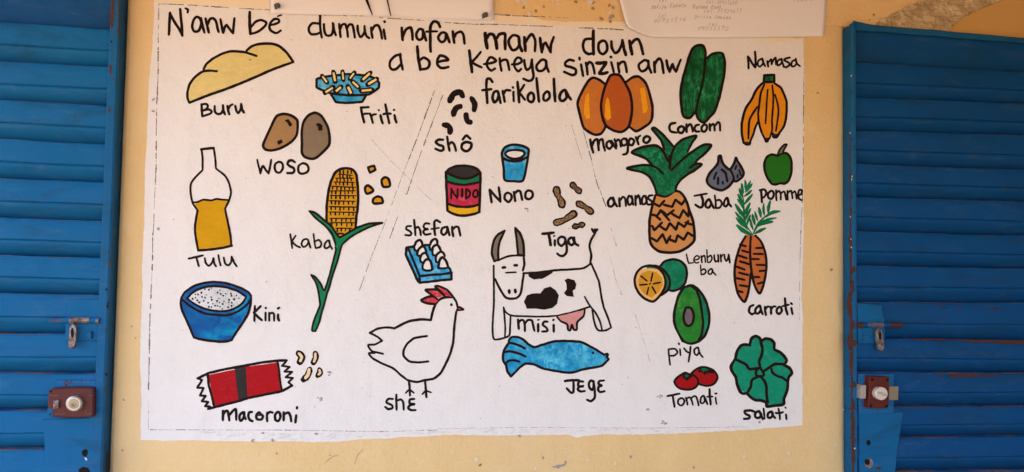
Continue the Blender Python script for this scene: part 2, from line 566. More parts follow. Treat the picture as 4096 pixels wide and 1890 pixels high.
# ---------------------------------------------------------------- the mural
DATA = '''
P mural_panel|white painted rectangle with ragged edges carrying all the drawings
T 0 0 1
F panel: 618,-30 616,60 611,150 609,189 603,250 596,325 592,393 590,470 588,545 582,640 579,726 578,810 577,900 574,950 572,1008 567,1066 570,1150 566,1240 563,1333 560,1420 560,1482 564,1540 566,1607 562,1690 563,1761 650,1764 775,1762 900,1765 1012,1766 1060,1768 1130,1765 1254,1769 1350,1768 1451,1757 1540,1755 1620,1749 1700,1746 1788,1739 1900,1741 1991,1743 2120,1741 2281,1740 2300,1750 2315,1751 2338,1745 2411,1739 2563,1739 2690,1735 2816,1730 2920,1724 3013,1719 3120,1710 3210,1702 3211,1560 3208,1450 3212,1300 3206,1160 3214,1000 3216,860 3214,700 3215,560 3217,400 3220,279 3216,240 3215,154 3000,150 2600,140 2520,100 2490,87 2330,88 2250,89 2160,78 2110,66 2040,62 1976,57 1960,-30
F wash: 622,-30 1080,-30 1080,40 920,28 770,19 640,13 622,10
F wash: 1978,60 2040,65 2110,69 2160,81 2250,92 2330,91 2490,90 2505,112 2310,107 2200,101 2100,97 1978,92
F wash: 3000,152 3212,156 3160,166 3110,170 3060,160
F smudge: 800,1725 1000,1728 1250,1735 1600,1722 1900,1716 2300,1720 2700,1712 3000,1705 3000,1716 2820,1727 2563,1735 2411,1735 2281,1735 1991,1738 1788,1735 1620,1744 1451,1752 1254,1762 1000,1760 800,1755
O charcoal_line
x 7: 635,17 633,151 632,303 626,454 624,666 618,802 615,893 611,950 610,1025 605,1160 599,1300 597,1441 594,1560
O charcoal_line
x 3: 594,1600 593,1718
O charcoal_line
x 7: 636,16 730,20 770,22 922,32
O charcoal_line
x 7: 957,34 1081,41
O charcoal_line
x 8: 1279,60 1380,62 1452,64
O charcoal_line
x 6: 1517,71 1600,77 1699,83 1800,92 1899,98 1973,98 2105,103 2210,107
O charcoal_line
x 8: 2316,112 2420,116 2509,121
O charcoal_line
x 7: 1978,58 2060,64 2120,66
O charcoal_line
x 4: 2120,66 2200,69 2285,73
O charcoal_line
x 4: 600,1720 900,1721 1200,1722 1500,1727 1750,1722
O charcoal_line
x 2.6: 1750,1716 2100,1711 2563,1713 3000,1708
O charcoal_line
x 5: 3217,248 3215,377 3213,634 3210,801 3204,907 3200,1043
O charcoal_line
x 3: 3200,1043 3197,1290
O charcoal_line
x 6: 1737,366 1680,522 1642,620 1604,718
O charcoal_line
x 4.5: 1604,718 1544,881 1483,1036 1438,1161
O charcoal_line
x 5.5: 1771,382 1695,582 1660,680 1627,779
O charcoal_line
x 5: 1590,870 1555,964
O charcoal_line
x 3.5: 2287,500 2306,570 2327,637
O charcoal_line
x 5: 2330,511 2343,561 2365,637 2388,735 2404,773 2427,836
O charcoal_line
x 4: 2443,911 2466,985
O charcoal_line
x 3: 2441,1030 2466,1129 2488,1180
O charcoal_line
x 3: 2541,1258 2570,1350 2600,1447
O charcoal_line
x 2.4: 1483,556 1560,640 1640,720 1725,802
O dirt_specks
s 90
T 650 30 .23292
P painted_word|painted heading word N'anw
k 45: 110,470 118,300 128,95
k 45: 128,110 200,240 300,400 340,485
k 45: 302,30 318,200 335,380 338,470
k 35: 395,18 435,40 430,90
K 44: 640,190 580,165 530,230 510,330 535,405 580,420 630,390 665,280
k 44: 660,190 690,330 720,435
k 44: 738,190 770,330 795,435
k 44: 780,290 815,205 870,190 915,240 940,340 965,425
k 42: 995,205 1020,340 1040,440
k 42: 1040,440 1075,330 1100,300
k 42: 1100,300 1150,370 1210,445
k 42: 1210,445 1220,330 1235,190
P painted_word|painted heading word be with an acute accent
k 50: 1498,80 1495,250 1510,460
k 42: 1520,340 1600,250 1690,220 1780,260 1770,310 1680,390 1600,435 1520,455
k 42: 1850,305 1930,290 2000,255 1990,210 1920,205 1860,260 1835,340 1860,400 1930,440 1980,435 2030,400
k 24: 1975,155 2045,132
T 1210 60 .27174
P painted_word|painted heading word dumuni
k 32: 258,-10 258,100 265,230 285,335
k 36: 250,130 150,125 95,185 95,240 130,285 200,285 250,265
k 36: 315,140 320,230 345,295 385,310 430,290 450,210 445,120
k 36: 450,130 465,230 490,300
k 36: 540,135 550,240 560,325
k 36: 555,215 580,150 630,140 655,220 668,325
k 36: 660,190 690,145 735,150 755,240 770,335
k 36: 810,160 815,240 850,325 890,300 915,240 912,165
k 36: 915,240 940,310 985,345
k 36: 1010,185 1015,260 1030,340
k 36: 1020,240 1060,165 1115,160 1150,240 1170,350
k 36: 1195,215 1205,280 1220,355
k 42: 1207,98 1209,106
P painted_word|painted heading word nafan
k 40: 1460,190 1465,280 1475,375
k 40: 1480,320 1520,220 1590,190 1615,270 1620,370
K 38: 1770,230 1720,210 1675,280 1690,350 1730,370 1770,330
k 42: 1770,220 1795,300 1820,380
k 42: 2025,180 1990,115 1930,100 1885,170 1880,300 1880,440 1888,545
k 30: 1820,250 1900,245 1980,245
K 38: 2110,275 2050,265 2000,320 2010,370 2050,405 2100,370
k 40: 2120,280 2140,340 2165,405
k 40: 2212,245 2220,330 2235,415
k 38: 2230,340 2265,275 2330,250 2370,300 2385,425
T 1540 150 .27174
P painted_word|painted heading word a
k 38: 225,252 150,275 80,350 70,430 110,475 170,465 230,400
k 38: 225,245 235,350 260,475
P painted_word|painted heading word be
k 44: 475,135 490,300 520,480
k 40: 520,330 570,300 640,340 655,400 620,455 525,475
k 40: 765,370 850,345 930,335 880,285 810,270 775,330 770,400 820,450 880,450 935,435
P painted_word|painted heading word Keneya
k 44: 1240,195 1260,350 1282,515
k 36: 1410,215 1350,290 1280,365
k 36: 1285,375 1350,410 1425,445
k 34: 1460,395 1560,380 1635,350 1590,305 1540,300 1500,370 1510,440 1560,490 1620,460
k 36: 1688,310 1695,400 1715,495
k 36: 1700,360 1740,335 1790,335 1815,400 1830,485
k 36: 1870,400 1950,395 2010,360 2000,315 1950,300 1905,360 1910,440 1960,500 2005,465
k 36: 2052,335 2060,420 2090,480 2140,440 2165,325
k 38: 2160,330 2175,480 2185,580 2160,630 2110,640 2035,610
K 38: 2370,350 2310,330 2240,400 2230,450 2260,495 2320,490 2365,440
k 38: 2365,340 2380,430 2410,510
T 1900 100 .27174
P painted_word|painted heading word manw
k 52: 150,125 160,240 180,345
k 48: 180,190 210,140 270,150 310,250 322,350
k 44: 320,200 360,140 440,135 440,250 445,360
K 40: 640,180 560,155 500,220 500,290 550,370 610,360 650,290
k 44: 645,180 655,290 690,385
k 46: 728,185 735,290 742,385
k 40: 745,260 790,180 840,140 885,230 882,390
k 42: 958,195 970,310 985,405
k 40: 985,400 1010,290 1040,265
k 40: 1040,265 1080,340 1115,405
k 38: 1115,405 1120,290 1160,180
P painted_word|painted heading word doun
k 46: 1742,85 1740,250 1745,435
k 40: 1715,205 1620,220 1590,300 1610,390 1670,430 1740,420
K 40: 1880,235 1825,270 1815,350 1840,410 1890,430 1940,380 1945,310 1920,250
k 40: 2008,245 2015,340 2060,415 2110,390 2160,290 2170,225
k 44: 2170,230 2190,340 2220,445
k 48: 2275,235 2290,330 2312,435
k 42: 2300,280 2350,225 2400,215 2440,290 2475,435
T 2200 130 .23292
P painted_word|painted heading word sinzin
k 46: 410,490 330,475 265,520 270,575 360,600 440,640 440,710 380,735 240,680
k 40: 532,550 550,650 568,750
k 40: 505,435 508,468
k 44: 615,520 635,620 645,730
k 44: 630,580 670,515 725,540 750,620 765,710
l 60: 800,530 880,530 965,520
l 52: 960,540 900,620 845,705
l 54: 845,710 920,710 985,690
k 42: 1050,510 1075,600 1095,690
k 52: 1045,425 1055,427
k 44: 1165,525 1175,610 1190,690
k 44: 1170,570 1220,515 1275,510 1300,580 1320,690
P painted_word|painted heading word anw
K 44: 1680,500 1620,480 1530,550 1530,620 1580,670 1650,640 1690,560
k 44: 1690,490 1700,600 1740,695
k 48: 1790,510 1795,600 1800,685
k 46: 1795,560 1840,480 1890,455 1925,530 1950,700
k 48: 2000,485 2020,590 2055,680
k 44: 2055,680 2085,590 2105,545
k 40: 2105,545 2130,620 2165,680
k 42: 2165,680 2200,580 2245,470
T 1720 300 .26918
P painted_word|painted heading word farikolola
k 40: 930,110 890,60 845,70 838,200 845,320 852,420
k 38: 775,230 910,215
K 40: 1000,245 950,260 930,340 955,410 1000,370 1020,290
k 38: 1005,240 1030,330 1050,420
k 38: 1080,240 1095,320 1110,400
k 34: 1095,280 1130,230 1195,235
k 32: 1240,250 1240,320 1245,395
k 38: 1232,184 1232,192
k 42: 1300,105 1315,260 1325,410
k 36: 1400,150 1360,215 1325,260
k 36: 1325,260 1370,320 1410,370
K 40: 1500,265 1455,310 1460,380 1510,405 1545,360 1535,290
k 40: 1582,50 1600,230 1620,400
K 38: 1735,250 1690,300 1690,370 1730,385 1775,340 1770,270
k 42: 1840,60 1848,230 1860,395
K 42: 2010,230 1950,260 1925,330 1940,380 1985,385 2030,330
k 40: 2025,250 2060,320 2095,370
P painted_bread|painted cream loaf of bread with black outline
T 720 150 .28588
F bread: 130,910 105,850 105,770 130,670 190,580 260,515 330,470 345,425 370,375 460,300 570,240 700,198 820,200 930,205 990,135 1080,100 1190,88 1310,95 1410,140 1500,225 1580,340 1300,450 1080,545 860,640 600,740 400,810
k 34: 130,915 105,850 105,770 130,670 190,580 260,515 330,475 420,468 515,475
k 34: 330,445 370,375 460,300 570,240 700,198 820,200 930,215 1070,262
k 33: 930,190 990,135 1080,100 1190,88 1310,95 1410,140 1500,225 1585,345
k 33: 1585,345 1300,450 1080,545 860,640 600,740 400,810 130,915
P painted_word|painted word Buru under the bread
T 720 150 .28588
k 30: 300,935 305,1020 312,1108
k 28: 295,940 370,935 390,965 370,1000 320,1030
k 28: 320,1025 400,1010 445,1040 420,1070 310,1108
k 30: 485,960 490,1040 530,1075 580,1060 605,1000 600,950
k 30: 600,960 610,1030 630,1080
k 30: 662,960 675,1030 690,1080
k 28: 675,1010 700,960 735,940
k 30: 770,955 790,1030 815,1060 850,1000 855,930
k 32: 855,940 870,1010 895,1055
T 1720 300 .26918
P painted_bean|painted arched black bean, largest of the five
k 84: 295,385 340,300 400,262 460,268 485,320
P painted_bean|painted black bean curving beside the word farikolola
k 78: 617,350 655,410 665,470 655,525
P painted_bean|painted black bean in the middle of the five
k 80: 348,592 365,530 400,490 450,470
P painted_bean|painted bent black bean below the others on the right
k 76: 535,590 540,650 570,700 600,705
P painted_bean|painted black bean nearest the word Sho
k 80: 208,745 260,755 295,790 298,850
P painted_word|painted word Sho with a circumflex under the beans
T 1720 300 .26918
k 38: 195,965 130,965 85,1000 130,1040 190,1060 200,1110 160,1130 80,1100
k 36: 255,920 270,1030 290,1130
k 36: 280,1040 320,1000 360,1040 385,1130
K 40: 540,1000 480,1030 470,1090 510,1130 560,1130 610,1080 610,1020
k 34: 485,962 540,905 600,952
P painted_bowl_of_fries|painted light blue footed bowl full of yellow fries
T 1230 260 .2187
F cyan: 165,250 340,215 600,185 700,170 900,180 1100,200 1200,235 1280,290 1310,330 1305,420 1230,480 1120,545 1070,560 1000,680 700,700 520,685 430,540 280,470 165,420
l 40: 165,260 340,215 600,185 700,170 900,180 1100,200 1200,235 1280,290 1310,330 1305,420 1230,480 1120,545 950,555 770,560 600,545 430,525 280,470 165,415 165,260
l 40: 430,540 520,685 700,700 1000,680 1070,560
y 34: 272,212 355,318
y 40: 475,140 505,300
y 30: 640,130 655,270
y 32: 850,155 775,250
y 40: 1140,155 1010,275
y 42: 1260,265 1110,355
y 36: 825,310 930,410
y 38: 330,505 460,420
y 42: 520,485 610,410
y 44: 740,405 800,525
y 38: 990,475 1170,458
P painted_word|painted word Friti under the bowl of fries
T 1230 260 .2187
k 42: 975,780 1005,930 1035,1055
k 38: 975,785 1050,780 1120,775
k 36: 1010,910 1060,895 1120,895
k 38: 1140,890 1170,970 1195,1065
k 36: 1165,950 1200,915 1255,905
k 46: 1335,925 1350,1000 1375,1070
k 36: 1305,830 1305,837
k 40: 1425,725 1455,890 1495,1070
k 40: 1385,905 1450,890 1520,895
k 46: 1590,920 1605,1000 1630,1060
k 44: 1577,826 1585,824
P painted_potato|painted light brown potato with two dark eyes
T 1000 430 .2439
F tan: 215,620 270,480 340,330 400,200 450,135 560,110 680,140 770,210 780,300 770,440 720,530 600,620 480,680 350,705 260,700
K 38: 215,620 270,480 340,330 400,200 450,135 560,110 680,140 770,210 782,320 765,450 700,545 600,620 480,680 350,708 250,690
F black: 565,215 630,192 655,235 690,265 690,300 645,320 625,290 620,260
F black: 442,570 470,545 520,530 545,575 470,622
P painted_potato|painted grey brown potato with one dark eye
T 1000 430 .2439
F taupe: 850,600 845,400 880,240 960,130 1060,90 1150,130 1220,220 1275,330 1305,480 1300,600 1230,690 1100,820 1020,848 900,815 855,740
K 38: 852,600 848,400 875,250 950,140 1060,90 1160,135 1225,230 1280,340 1305,480 1298,610 1230,700 1100,820 1020,848 900,815 852,740
F black: 1080,290 1100,262 1145,258 1190,300 1190,345 1195,375 1150,392 1118,375 1115,320
P painted_word|painted word Woso under the two potatoes
T 1000 430 .2439
k 28: 118,860 145,980 170,1090
k 34: 170,1085 190,1000 215,965 260,1030 305,1085
k 32: 305,1085 330,970 348,860
K 34: 470,897 415,930 405,1000 430,1060 490,1070 535,1010 535,940 510,905
k 38: 735,900 690,872 640,880 615,930 660,970 715,1000 725,1050 690,1080 610,1080
K 34: 865,920 800,960 790,1030 815,1080 870,1090 940,1060 960,1000 930,940
P painted_oil_bottle|painted bottle outline half filled with amber oil
T 700 570 .43734
F oil: 180,560 280,525 330,535 390,518 488,530 480,570 458,610 490,730 520,940 440,965 330,980 220,990 190,850 185,740 205,630
k 21: 238,65 355,52
k 17: 243,65 252,150 252,250
k 17: 355,55 368,150 374,235
k 17: 252,255 165,345 142,400 145,480 165,560 210,630
k 19: 205,625 190,720 182,800 195,900 212,990
k 20: 212,990 330,980 440,965 520,945
k 18: 515,945 505,840 480,720 458,610
k 17: 458,608 495,530 512,460 495,380 460,310 375,240
k 16: 172,550 210,545 260,525 330,532 380,520 440,525 490,528
P painted_word|painted word Tulu under the oil bottle
T 700 570 .43734
k 18: 125,1065 255,1035
k 17: 195,1055 218,1135
k 17: 272,1060 282,1105 310,1130 340,1100 350,1060
k 17: 352,1060 358,1105 375,1135
k 16: 395,1030 405,1080 418,1128
k 17: 446,1055 460,1110 490,1125 515,1090 518,1045
k 17: 520,1050 540,1100 565,1135
P painted_corn_cob|painted yellow corn cob on a long green stalk with leaves
T 1130 640 .30284
F corn: 585,790 590,650 600,450 630,310 680,190 750,125 840,112 920,130 970,190 985,300 995,500 990,650 965,830 960,910 860,970 750,1030 690,930
k 34: 585,830 582,650 605,430 640,290 690,180 760,125 850,112 930,135 975,200 990,320 1000,480 992,640 975,760 965,900
g 15: 740,190 925,205 4
g 16: 700,243 940,243 5
g 16: 680,293 950,300 5
g 18: 650,350 965,365 6
g 17: 635,412 960,410 6
g 18: 630,472 970,475 6
g 18: 620,542 960,550 6
g 20: 615,620 975,625 6
g 17: 615,690 970,695 6
g 17: 625,775 955,775 5
g 17: 630,832 950,832 5
g 17: 700,905 920,905 4
l 22: 735,975 800,975
k 22: 760,145 758,180
k 20: 805,145 805,180
k 20: 860,145 862,180
k 18: 908,150 908,180
O stalk
F grass: 350,675 420,700 560,800 650,890 750,1020 860,970 960,910 1100,860 1320,832 1180,870 1000,960 860,1060 775,1130 755,1240 700,1230 690,1120 640,1000 560,880 450,770
k 26: 355,678 430,700 540,790 640,870 700,960 752,1025
k 24: 355,680 450,780 560,870 650,970 690,1070 712,1190
k 26: 752,1030 860,970 980,900 1140,845 1320,832
k 24: 1320,835 1200,870 1060,930 900,1020 790,1120 765,1190
T 1130 920 .35324
F grass: 600,180 660,180 640,270 590,430 555,590 520,690 470,860 430,960 400,1080 360,1150 330,1140 360,1000 420,900 425,800 410,690 370,580 330,510 380,540 430,630 470,710 510,600 540,480 580,300
k 20: 600,200 605,230 580,330 545,470 510,590 475,690
k 20: 662,190 650,250 610,390 565,520 535,630 505,720 470,850 440,950 415,1050 375,1145
k 20: 325,510 370,535 430,610 465,690
k 20: 325,515 370,585 400,670 415,760 425,850 400,920 370,990 345,1070 335,1140 375,1148
T 1130 640 .30284
P painted_corn_kernel|painted square corn kernel, topmost of four
F corn: 1135,100 1205,85 1225,130 1165,170
L 28: 1128,100 1210,78 1228,135 1155,172
P painted_corn_kernel|painted corn kernel farthest right of four
F corn: 1315,250 1360,230 1400,260 1415,330 1325,350
K 30: 1310,270 1355,232 1400,255 1418,345 1330,355
P painted_corn_kernel|painted corn kernel nearest the cob
F corn: 1090,380 1130,345 1195,405 1110,450
K 30: 1088,380 1130,338 1200,408 1115,448
P painted_corn_kernel|painted corn kernel lowest of four
F corn: 1200,510 1260,490 1310,510 1315,570 1205,570
K 30: 1198,520 1255,485 1310,505 1318,570 1205,575
P painted_word|painted word Kaba beside the corn stalk
T 1130 920 .35324
k 20: 88,50 100,130 110,210
k 18: 150,65 110,130 125,145
k 20: 115,145 155,180 200,200
K 19: 275,105 235,115 215,165 240,195 275,175 295,130
k 20: 285,110 300,150 318,205
k 18: 350,45 360,120 372,200
k 20: 372,130 410,115 440,150 425,195 375,208
K 20: 520,120 485,150 475,195 500,210 535,180
k 20: 528,120 540,175 562,218
P painted_rice_bowl|painted dark blue bowl filled with white rice
T 700 1100 .2439
F blue: 100,380 170,270 300,190 450,140 640,120 850,140 1060,200 1200,270 1260,350 1240,460 1180,620 1080,820 930,1070 760,1100 600,1085 430,1060 310,1020 200,780 110,590
k 34: 115,360 170,280 300,190 450,140 640,118 850,140 1060,210 1200,285 1250,350
k 36: 105,370 95,480 120,590 200,770 270,930 310,1030
k 38: 310,1025 400,1055 600,1085 760,1098 860,1090 930,1070
k 40: 930,1070 1000,950 1110,790 1200,630 1240,480 1245,380
k 34: 120,410 230,500 380,590 520,640 760,665 900,655 1050,590 1180,490 1240,400
O rice
F rice: 200,385 300,290 460,215 640,190 830,210 1020,270 1165,360 1130,430 1020,530 880,590 720,600 500,560 350,490
k 34: 200,385 300,285 460,210 640,187 830,205 1020,265 1165,360
k 32: 200,390 340,490 500,560 680,595 860,590 1010,535 1110,460 1165,365
d 34 44: 200,385 300,290 460,215 640,190 830,210 1020,270 1165,360 1130,430 1020,530 880,590 720,600 500,560 350,490
P painted_word|painted word Kini beside the rice bowl
T 700 1100 .2439
k 34: 1310,510 1305,640 1302,760
k 36: 1405,515 1350,570 1290,620
k 36: 1300,630 1360,690 1425,745
k 32: 1485,620 1485,750
k 38: 1488,540 1492,548
k 32: 1545,620 1545,755
k 32: 1550,640 1600,625 1625,660 1625,755
k 38: 1692,655 1690,710 1705,750
k 38: 1685,555 1710,540
P painted_macaroni_packet|painted red packet with a black band and torn ends
T 770 1380 .286
F red: 220,420 590,345 740,310 1190,245 1245,655 780,745 640,785 310,860
F charcoal: 585,330 745,305 775,745 645,790
l 32: 70,470 230,395 440,345 740,290 960,250 1200,220 1320,220
l 32: 225,895 320,870 640,790 780,745 1000,700 1250,650 1395,570
l 30: 212,410 225,560 270,720 305,870
l 26: 1190,240 1210,350 1225,500 1250,650
l 26: 1310,235 1250,295 1360,310 1285,375 1395,380 1300,455 1405,465 1340,525 1395,570
l 28: 75,470 135,495 65,600 155,605 105,710 185,715 130,790 220,800 175,860 245,865 215,900
T 770 1380 .286
P painted_macaroni|painted macaroni tube nearest the packet top
k 92: 1485,120 1530,170 1500,245
c cream 40: 1488,122 1528,170 1508,225
P painted_macaroni|painted upright macaroni tube
k 80: 1720,120 1722,190 1690,250
c cream 36: 1718,125 1716,190 1700,235
P painted_macaroni|painted longest macaroni tube
k 84: 1640,345 1610,430 1550,490
c cream 46: 1630,345 1615,420 1580,465
P painted_macaroni|painted short macaroni tube
k 76: 1775,350 1785,395 1745,435
c cream 34: 1775,355 1785,390 1765,415
P painted_word|painted word Macaroni under the red packet
T 770 1380 .286
k 32: 425,925 425,990 425,1055
k 32: 435,970 460,930 490,925 505,990 515,1060
k 32: 520,980 560,930 605,900 610,970 612,1050
K 32: 720,945 670,970 655,1030 675,1065 715,1020
k 34: 715,945 725,1000 745,1040
k 32: 830,940 790,950 780,1000 800,1050 840,1070
K 34: 930,945 890,985 905,1040 960,1045 985,1000 950,965
k 20: 890,985 940,985 970,975
k 30: 1045,950 1040,1010 1045,1070
k 30: 1045,970 1080,940 1120,950
K 32: 1195,940 1155,980 1160,1050 1200,1065 1230,1010 1220,960
k 34: 1275,945 1275,1060
k 32: 1285,970 1340,950 1370,1000 1380,1070
k 32: 1450,985 1445,1030 1438,1085
k 30: 1462,872 1460,895
P painted_chicken|painted white chicken outline with red comb and beak
T 1440 1120 .45416
k 20: 665,215 640,280 625,352
k 20: 625,355 530,350 420,370 300,430
k 18: 305,428 240,420 160,430 85,468
k 16: 85,468 150,500 195,538
k 16: 195,538 130,570 72,575 100,625 150,640 205,652
k 17: 130,645 78,648 110,690 190,735 290,780 360,840 420,885
k 19: 420,885 500,900 570,885 650,870 710,820 760,730 795,650 820,550 832,400 848,280
k 18: 590,495 480,515 420,560 385,620 385,670 430,715 500,728 600,720
k 17: 820,150 850,200 858,240
k 19: 665,215 700,175 750,155 810,155
k 20: 804,217 805,224
O leg
k 18: 430,890 437,950 440,1020
k 14: 402,998 436,970 474,996
O leg
k 18: 572,890 578,950 585,1035
k 14: 548,1008 580,980 626,992
O comb
F comb: 540,180 600,150 650,150 690,180 660,215 580,205
F comb: 580,92 640,88 700,110 745,140 690,160 640,140
F comb: 665,58 730,75 790,120 810,152 745,135 700,95
k 19: 660,215 580,205 540,180 600,150 650,148 
k 18: 680,170 625,130 578,90 640,85 690,95 745,140
k 17: 745,138 700,95 662,60 690,55 760,85 805,130 820,152
O beak
F comb: 850,262 868,240 912,262 860,272
k 14: 852,268 868,240 912,262 858,270
P painted_word|painted word She under the chicken
T 1440 1120 .45416
k 18: 290,1050 250,1050 232,1080 280,1105 285,1130 250,1140 222,1120
k 18: 320,1012 320,1080 322,1145
k 17: 325,1065 360,1055 380,1080 385,1145
k 19: 478,1050 440,1055 440,1090 480,1095 440,1105 425,1130 450,1148 490,1148
P painted_egg_tray|painted blue egg tray holding two rows of white eggs
T 1600 870 .23551
F cyan: 105,510 240,495 400,470 500,470 650,500 860,870 885,950 880,1070 330,1115 270,1060 190,870 100,640
l 40: 250,495 110,515 100,640 160,770 220,900 300,1080 340,1110
l 38: 330,1112 500,1095 700,1070 878,1055
l 36: 875,1060 872,960 850,880 820,850
l 38: 340,1000 560,975 700,970 880,945
l 36: 140,530 230,740 330,990 335,1090
k 36: 410,475 500,470
O egg
F panel: 245,500 290,420 330,390 370,430 390,480 330,540 280,560
k 38: 240,500 275,420 335,385 370,430 385,490
k 36: 240,510 255,560 300,570
F panel: 300,590 340,520 400,495 440,560 450,620 400,630 330,660
k 38: 290,620 320,540 390,490 430,540 450,610
k 36: 285,590 295,640 340,660
F panel: 345,700 370,640 420,605 460,650 480,710 420,730 380,770
k 36: 345,690 370,630 430,605 465,650 490,720
k 36: 340,690 350,750 385,770
F panel: 395,890 390,800 460,720 540,780 545,880 460,905
k 40: 390,790 430,730 480,710 530,770 545,880
k 34: 388,790 385,870 440,905 520,900 560,880
O egg
F panel: 500,470 540,400 600,365 640,400 640,450 570,500 540,550
k 38: 510,470 540,400 600,368 630,400 635,450
k 34: 500,480 510,540 550,570
F panel: 560,600 560,520 620,470 660,500 700,570 640,600 580,640
k 38: 550,580 560,510 620,468 660,500 700,580
k 34: 550,590 560,640 600,650
F panel: 610,700 640,620 690,585 740,610 760,655 660,700 630,760
k 36: 605,690 630,630 690,585 740,610 760,660
k 34: 605,690 615,760 640,765
F panel: 655,860 670,740 720,680 780,740 820,850
k 40: 650,860 670,740 720,680 780,740 820,850
k 32: 650,865 740,868 830,855
P painted_word|painted word Shefan above the egg tray
T 1600 870 .23551
k 32: 185,150 120,155 105,200 170,240 195,280 160,310 90,300
k 34: 238,40 250,150 262,305
k 34: 265,185 310,165 340,220 355,305
k 34: 500,110 430,105 400,160 440,200 480,195 420,215 395,250 430,295 520,280
k 38: 680,85 620,50 585,80 585,200 595,300
k 28: 530,200 600,190 665,180
K 36: 790,165 720,190 700,260 740,300 790,260 805,200
k 38: 800,160 820,230 840,305
k 38: 885,160 890,240 905,325
k 36: 890,210 940,165 990,170 1010,240 1025,315
P painted_milk_tin|painted milk powder tin with green, red and yellow bands
T 1750 560 .26908
F can_green: 120,500 640,490 645,620 520,650 400,665 250,650 130,610
F can_red: 130,615 250,650 400,670 520,655 640,625 630,950 500,985 380,990 250,970 140,940
F can_yellow: 140,960 250,985 380,1000 500,995 630,970 630,1070 520,1110 400,1125 300,1115 150,1060
F charcoal: 120,490 160,440 250,395 370,380 480,390 580,430 640,480 590,530 480,575 400,580 300,560 200,520
k 36: 125,485 180,430 280,392 390,385 500,398 590,435 635,485
k 36: 130,490 230,535 330,570 410,578 500,565 590,520 635,490
k 38: 125,480 130,650 140,850 148,1055
k 38: 640,490 635,700 628,900 622,1075
k 36: 130,620 260,655 390,670 500,655 640,625
k 36: 140,950 260,985 400,1000 520,990 630,960
k 38: 148,1055 220,1095 320,1125 430,1125 540,1105 625,1075
k 26: 205,725 205,800 205,870
k 26: 205,730 250,810 295,865
k 26: 300,735 297,865
k 32: 368,735 365,845
k 28: 425,735 425,875
k 28: 430,735 470,760 485,800 470,840 430,870
K 28: 570,745 540,770 530,830 560,855 595,830 595,770
P painted_glass_of_milk|painted light blue glass filled with white milk
T 1750 560 .26908
F cyan: 960,190 1000,120 1080,85 1160,80 1270,95 1345,140 1345,240 1310,400 1265,605 1130,615 1000,590 985,400
F panel: 1010,215 1050,170 1150,155 1260,165 1290,210 1240,260 1150,280 1060,260
K 36: 960,190 1000,115 1080,80 1160,75 1270,95 1350,140 1350,220 1325,380 1270,605 1130,615 1000,595 985,440 965,280
k 40: 970,270 1060,310 1150,318 1240,305 1330,260
K 32: 1005,210 1050,165 1150,152 1260,165 1295,210 1240,265 1150,285 1060,262
P painted_word|painted word Nono under the glass of milk
T 1750 560 .26908
k 38: 775,745 790,840 805,930
k 36: 785,750 860,840 935,920
k 36: 910,705 925,810 935,910
K 36: 1040,790 1000,820 1000,880 1055,925 1100,870 1090,810
k 36: 1135,775 1145,840 1155,910
k 36: 1145,800 1190,760 1230,770 1245,830 1260,895
K 36: 1350,755 1310,790 1310,860 1360,885 1415,840 1405,775
T 2130 700 .30272
P painted_peanut|painted upright peanut
b 110 56 1.0: 315,195 335,270 370,330 390,395
P painted_peanut|painted small peanut, topmost
b 95 44 .8: 530,135 570,175 615,215
P painted_peanut|painted peanut sloping down to the right
b 100 52 .9: 615,385 680,420 770,485
P painted_peanut|painted peanut sloping up to the right
b 108 56 .9: 315,635 430,590 540,520
P painted_peanut|painted small peanut near the tail of the cow
b 88 34 .8: 555,685 610,672 660,660
P painted_word|painted word Tiga under the peanuts
T 2130 700 .30272
k 36: 130,780 200,775 280,765
k 38: 210,780 230,860 240,930
k 32: 295,865 295,935
k 20: 280,812 295,806
K 32: 380,820 340,850 345,910 385,940 425,900 430,840
k 32: 425,830 450,930 450,1020 410,1070 360,1070 325,1040
K 30: 520,830 475,860 485,910 520,930 550,890
k 30: 550,830 560,900 605,935
P painted_cow|painted white cow with black patches, long horns and raised tail
T 1930 890 .41229
k 17: 108,420 110,600 110,800 100,950 98,1060 115,1135 200,1125 260,1095 268,1000 272,905
k 16: 205,825 212,900 220,1010 218,1115
k 16: 205,830 225,870 280,905 400,912 600,915 740,905
k 19: 395,495 550,485 720,465 900,455 980,445 1040,410
k 18: 1055,400 1090,480 1130,580 1150,700 1175,820 1215,920 1248,1020
k 17: 1248,1022 1190,1050 1120,1045 1085,970 1065,850
k 16: 990,722 1035,800 1090,870 1135,950 1160,1045
k 18: 740,905 850,880 950,850 1040,820
k 18: 160,365 250,330 340,322 400,325
k 20: 400,340 405,410 392,470
k 20: 400,500 385,600 370,690 330,735 270,742 220,725 160,630 122,550
k 15: 225,490 325,485
k 26: 195,440 222,438
k 26: 310,418 335,418
k 28: 258,660 260,685
k 28: 317,655 320,680
O horn
F horn: 105,360 90,300 110,190 150,130 205,90 170,180 150,280 155,370 120,385
k 20: 112,375 90,290 110,180 150,120 215,82
k 20: 210,95 170,180 152,280 155,370
k 18: 112,380 155,362
O horn
F horn: 325,70 360,110 390,200 405,320 345,310 335,200
k 22: 318,55 365,110 395,200 403,325
k 20: 318,60 330,160 345,310
k 20: 345,315 405,325
O patch
F black: 440,492 690,470 680,490 640,515 580,548 500,555 450,530
O patch
F black: 400,770 430,710 480,690 560,690 600,640 660,625 710,660 740,710 725,790 680,830 600,848 520,840 430,838
O patch
F black: 795,560 830,545 890,560 912,600 900,650 875,665 885,725 820,718 790,690 815,650 815,600
O udder
F pink: 725,915 850,885 985,850 990,900 930,960 920,1040 890,1040 870,990 850,1050 830,1040 825,990 760,960
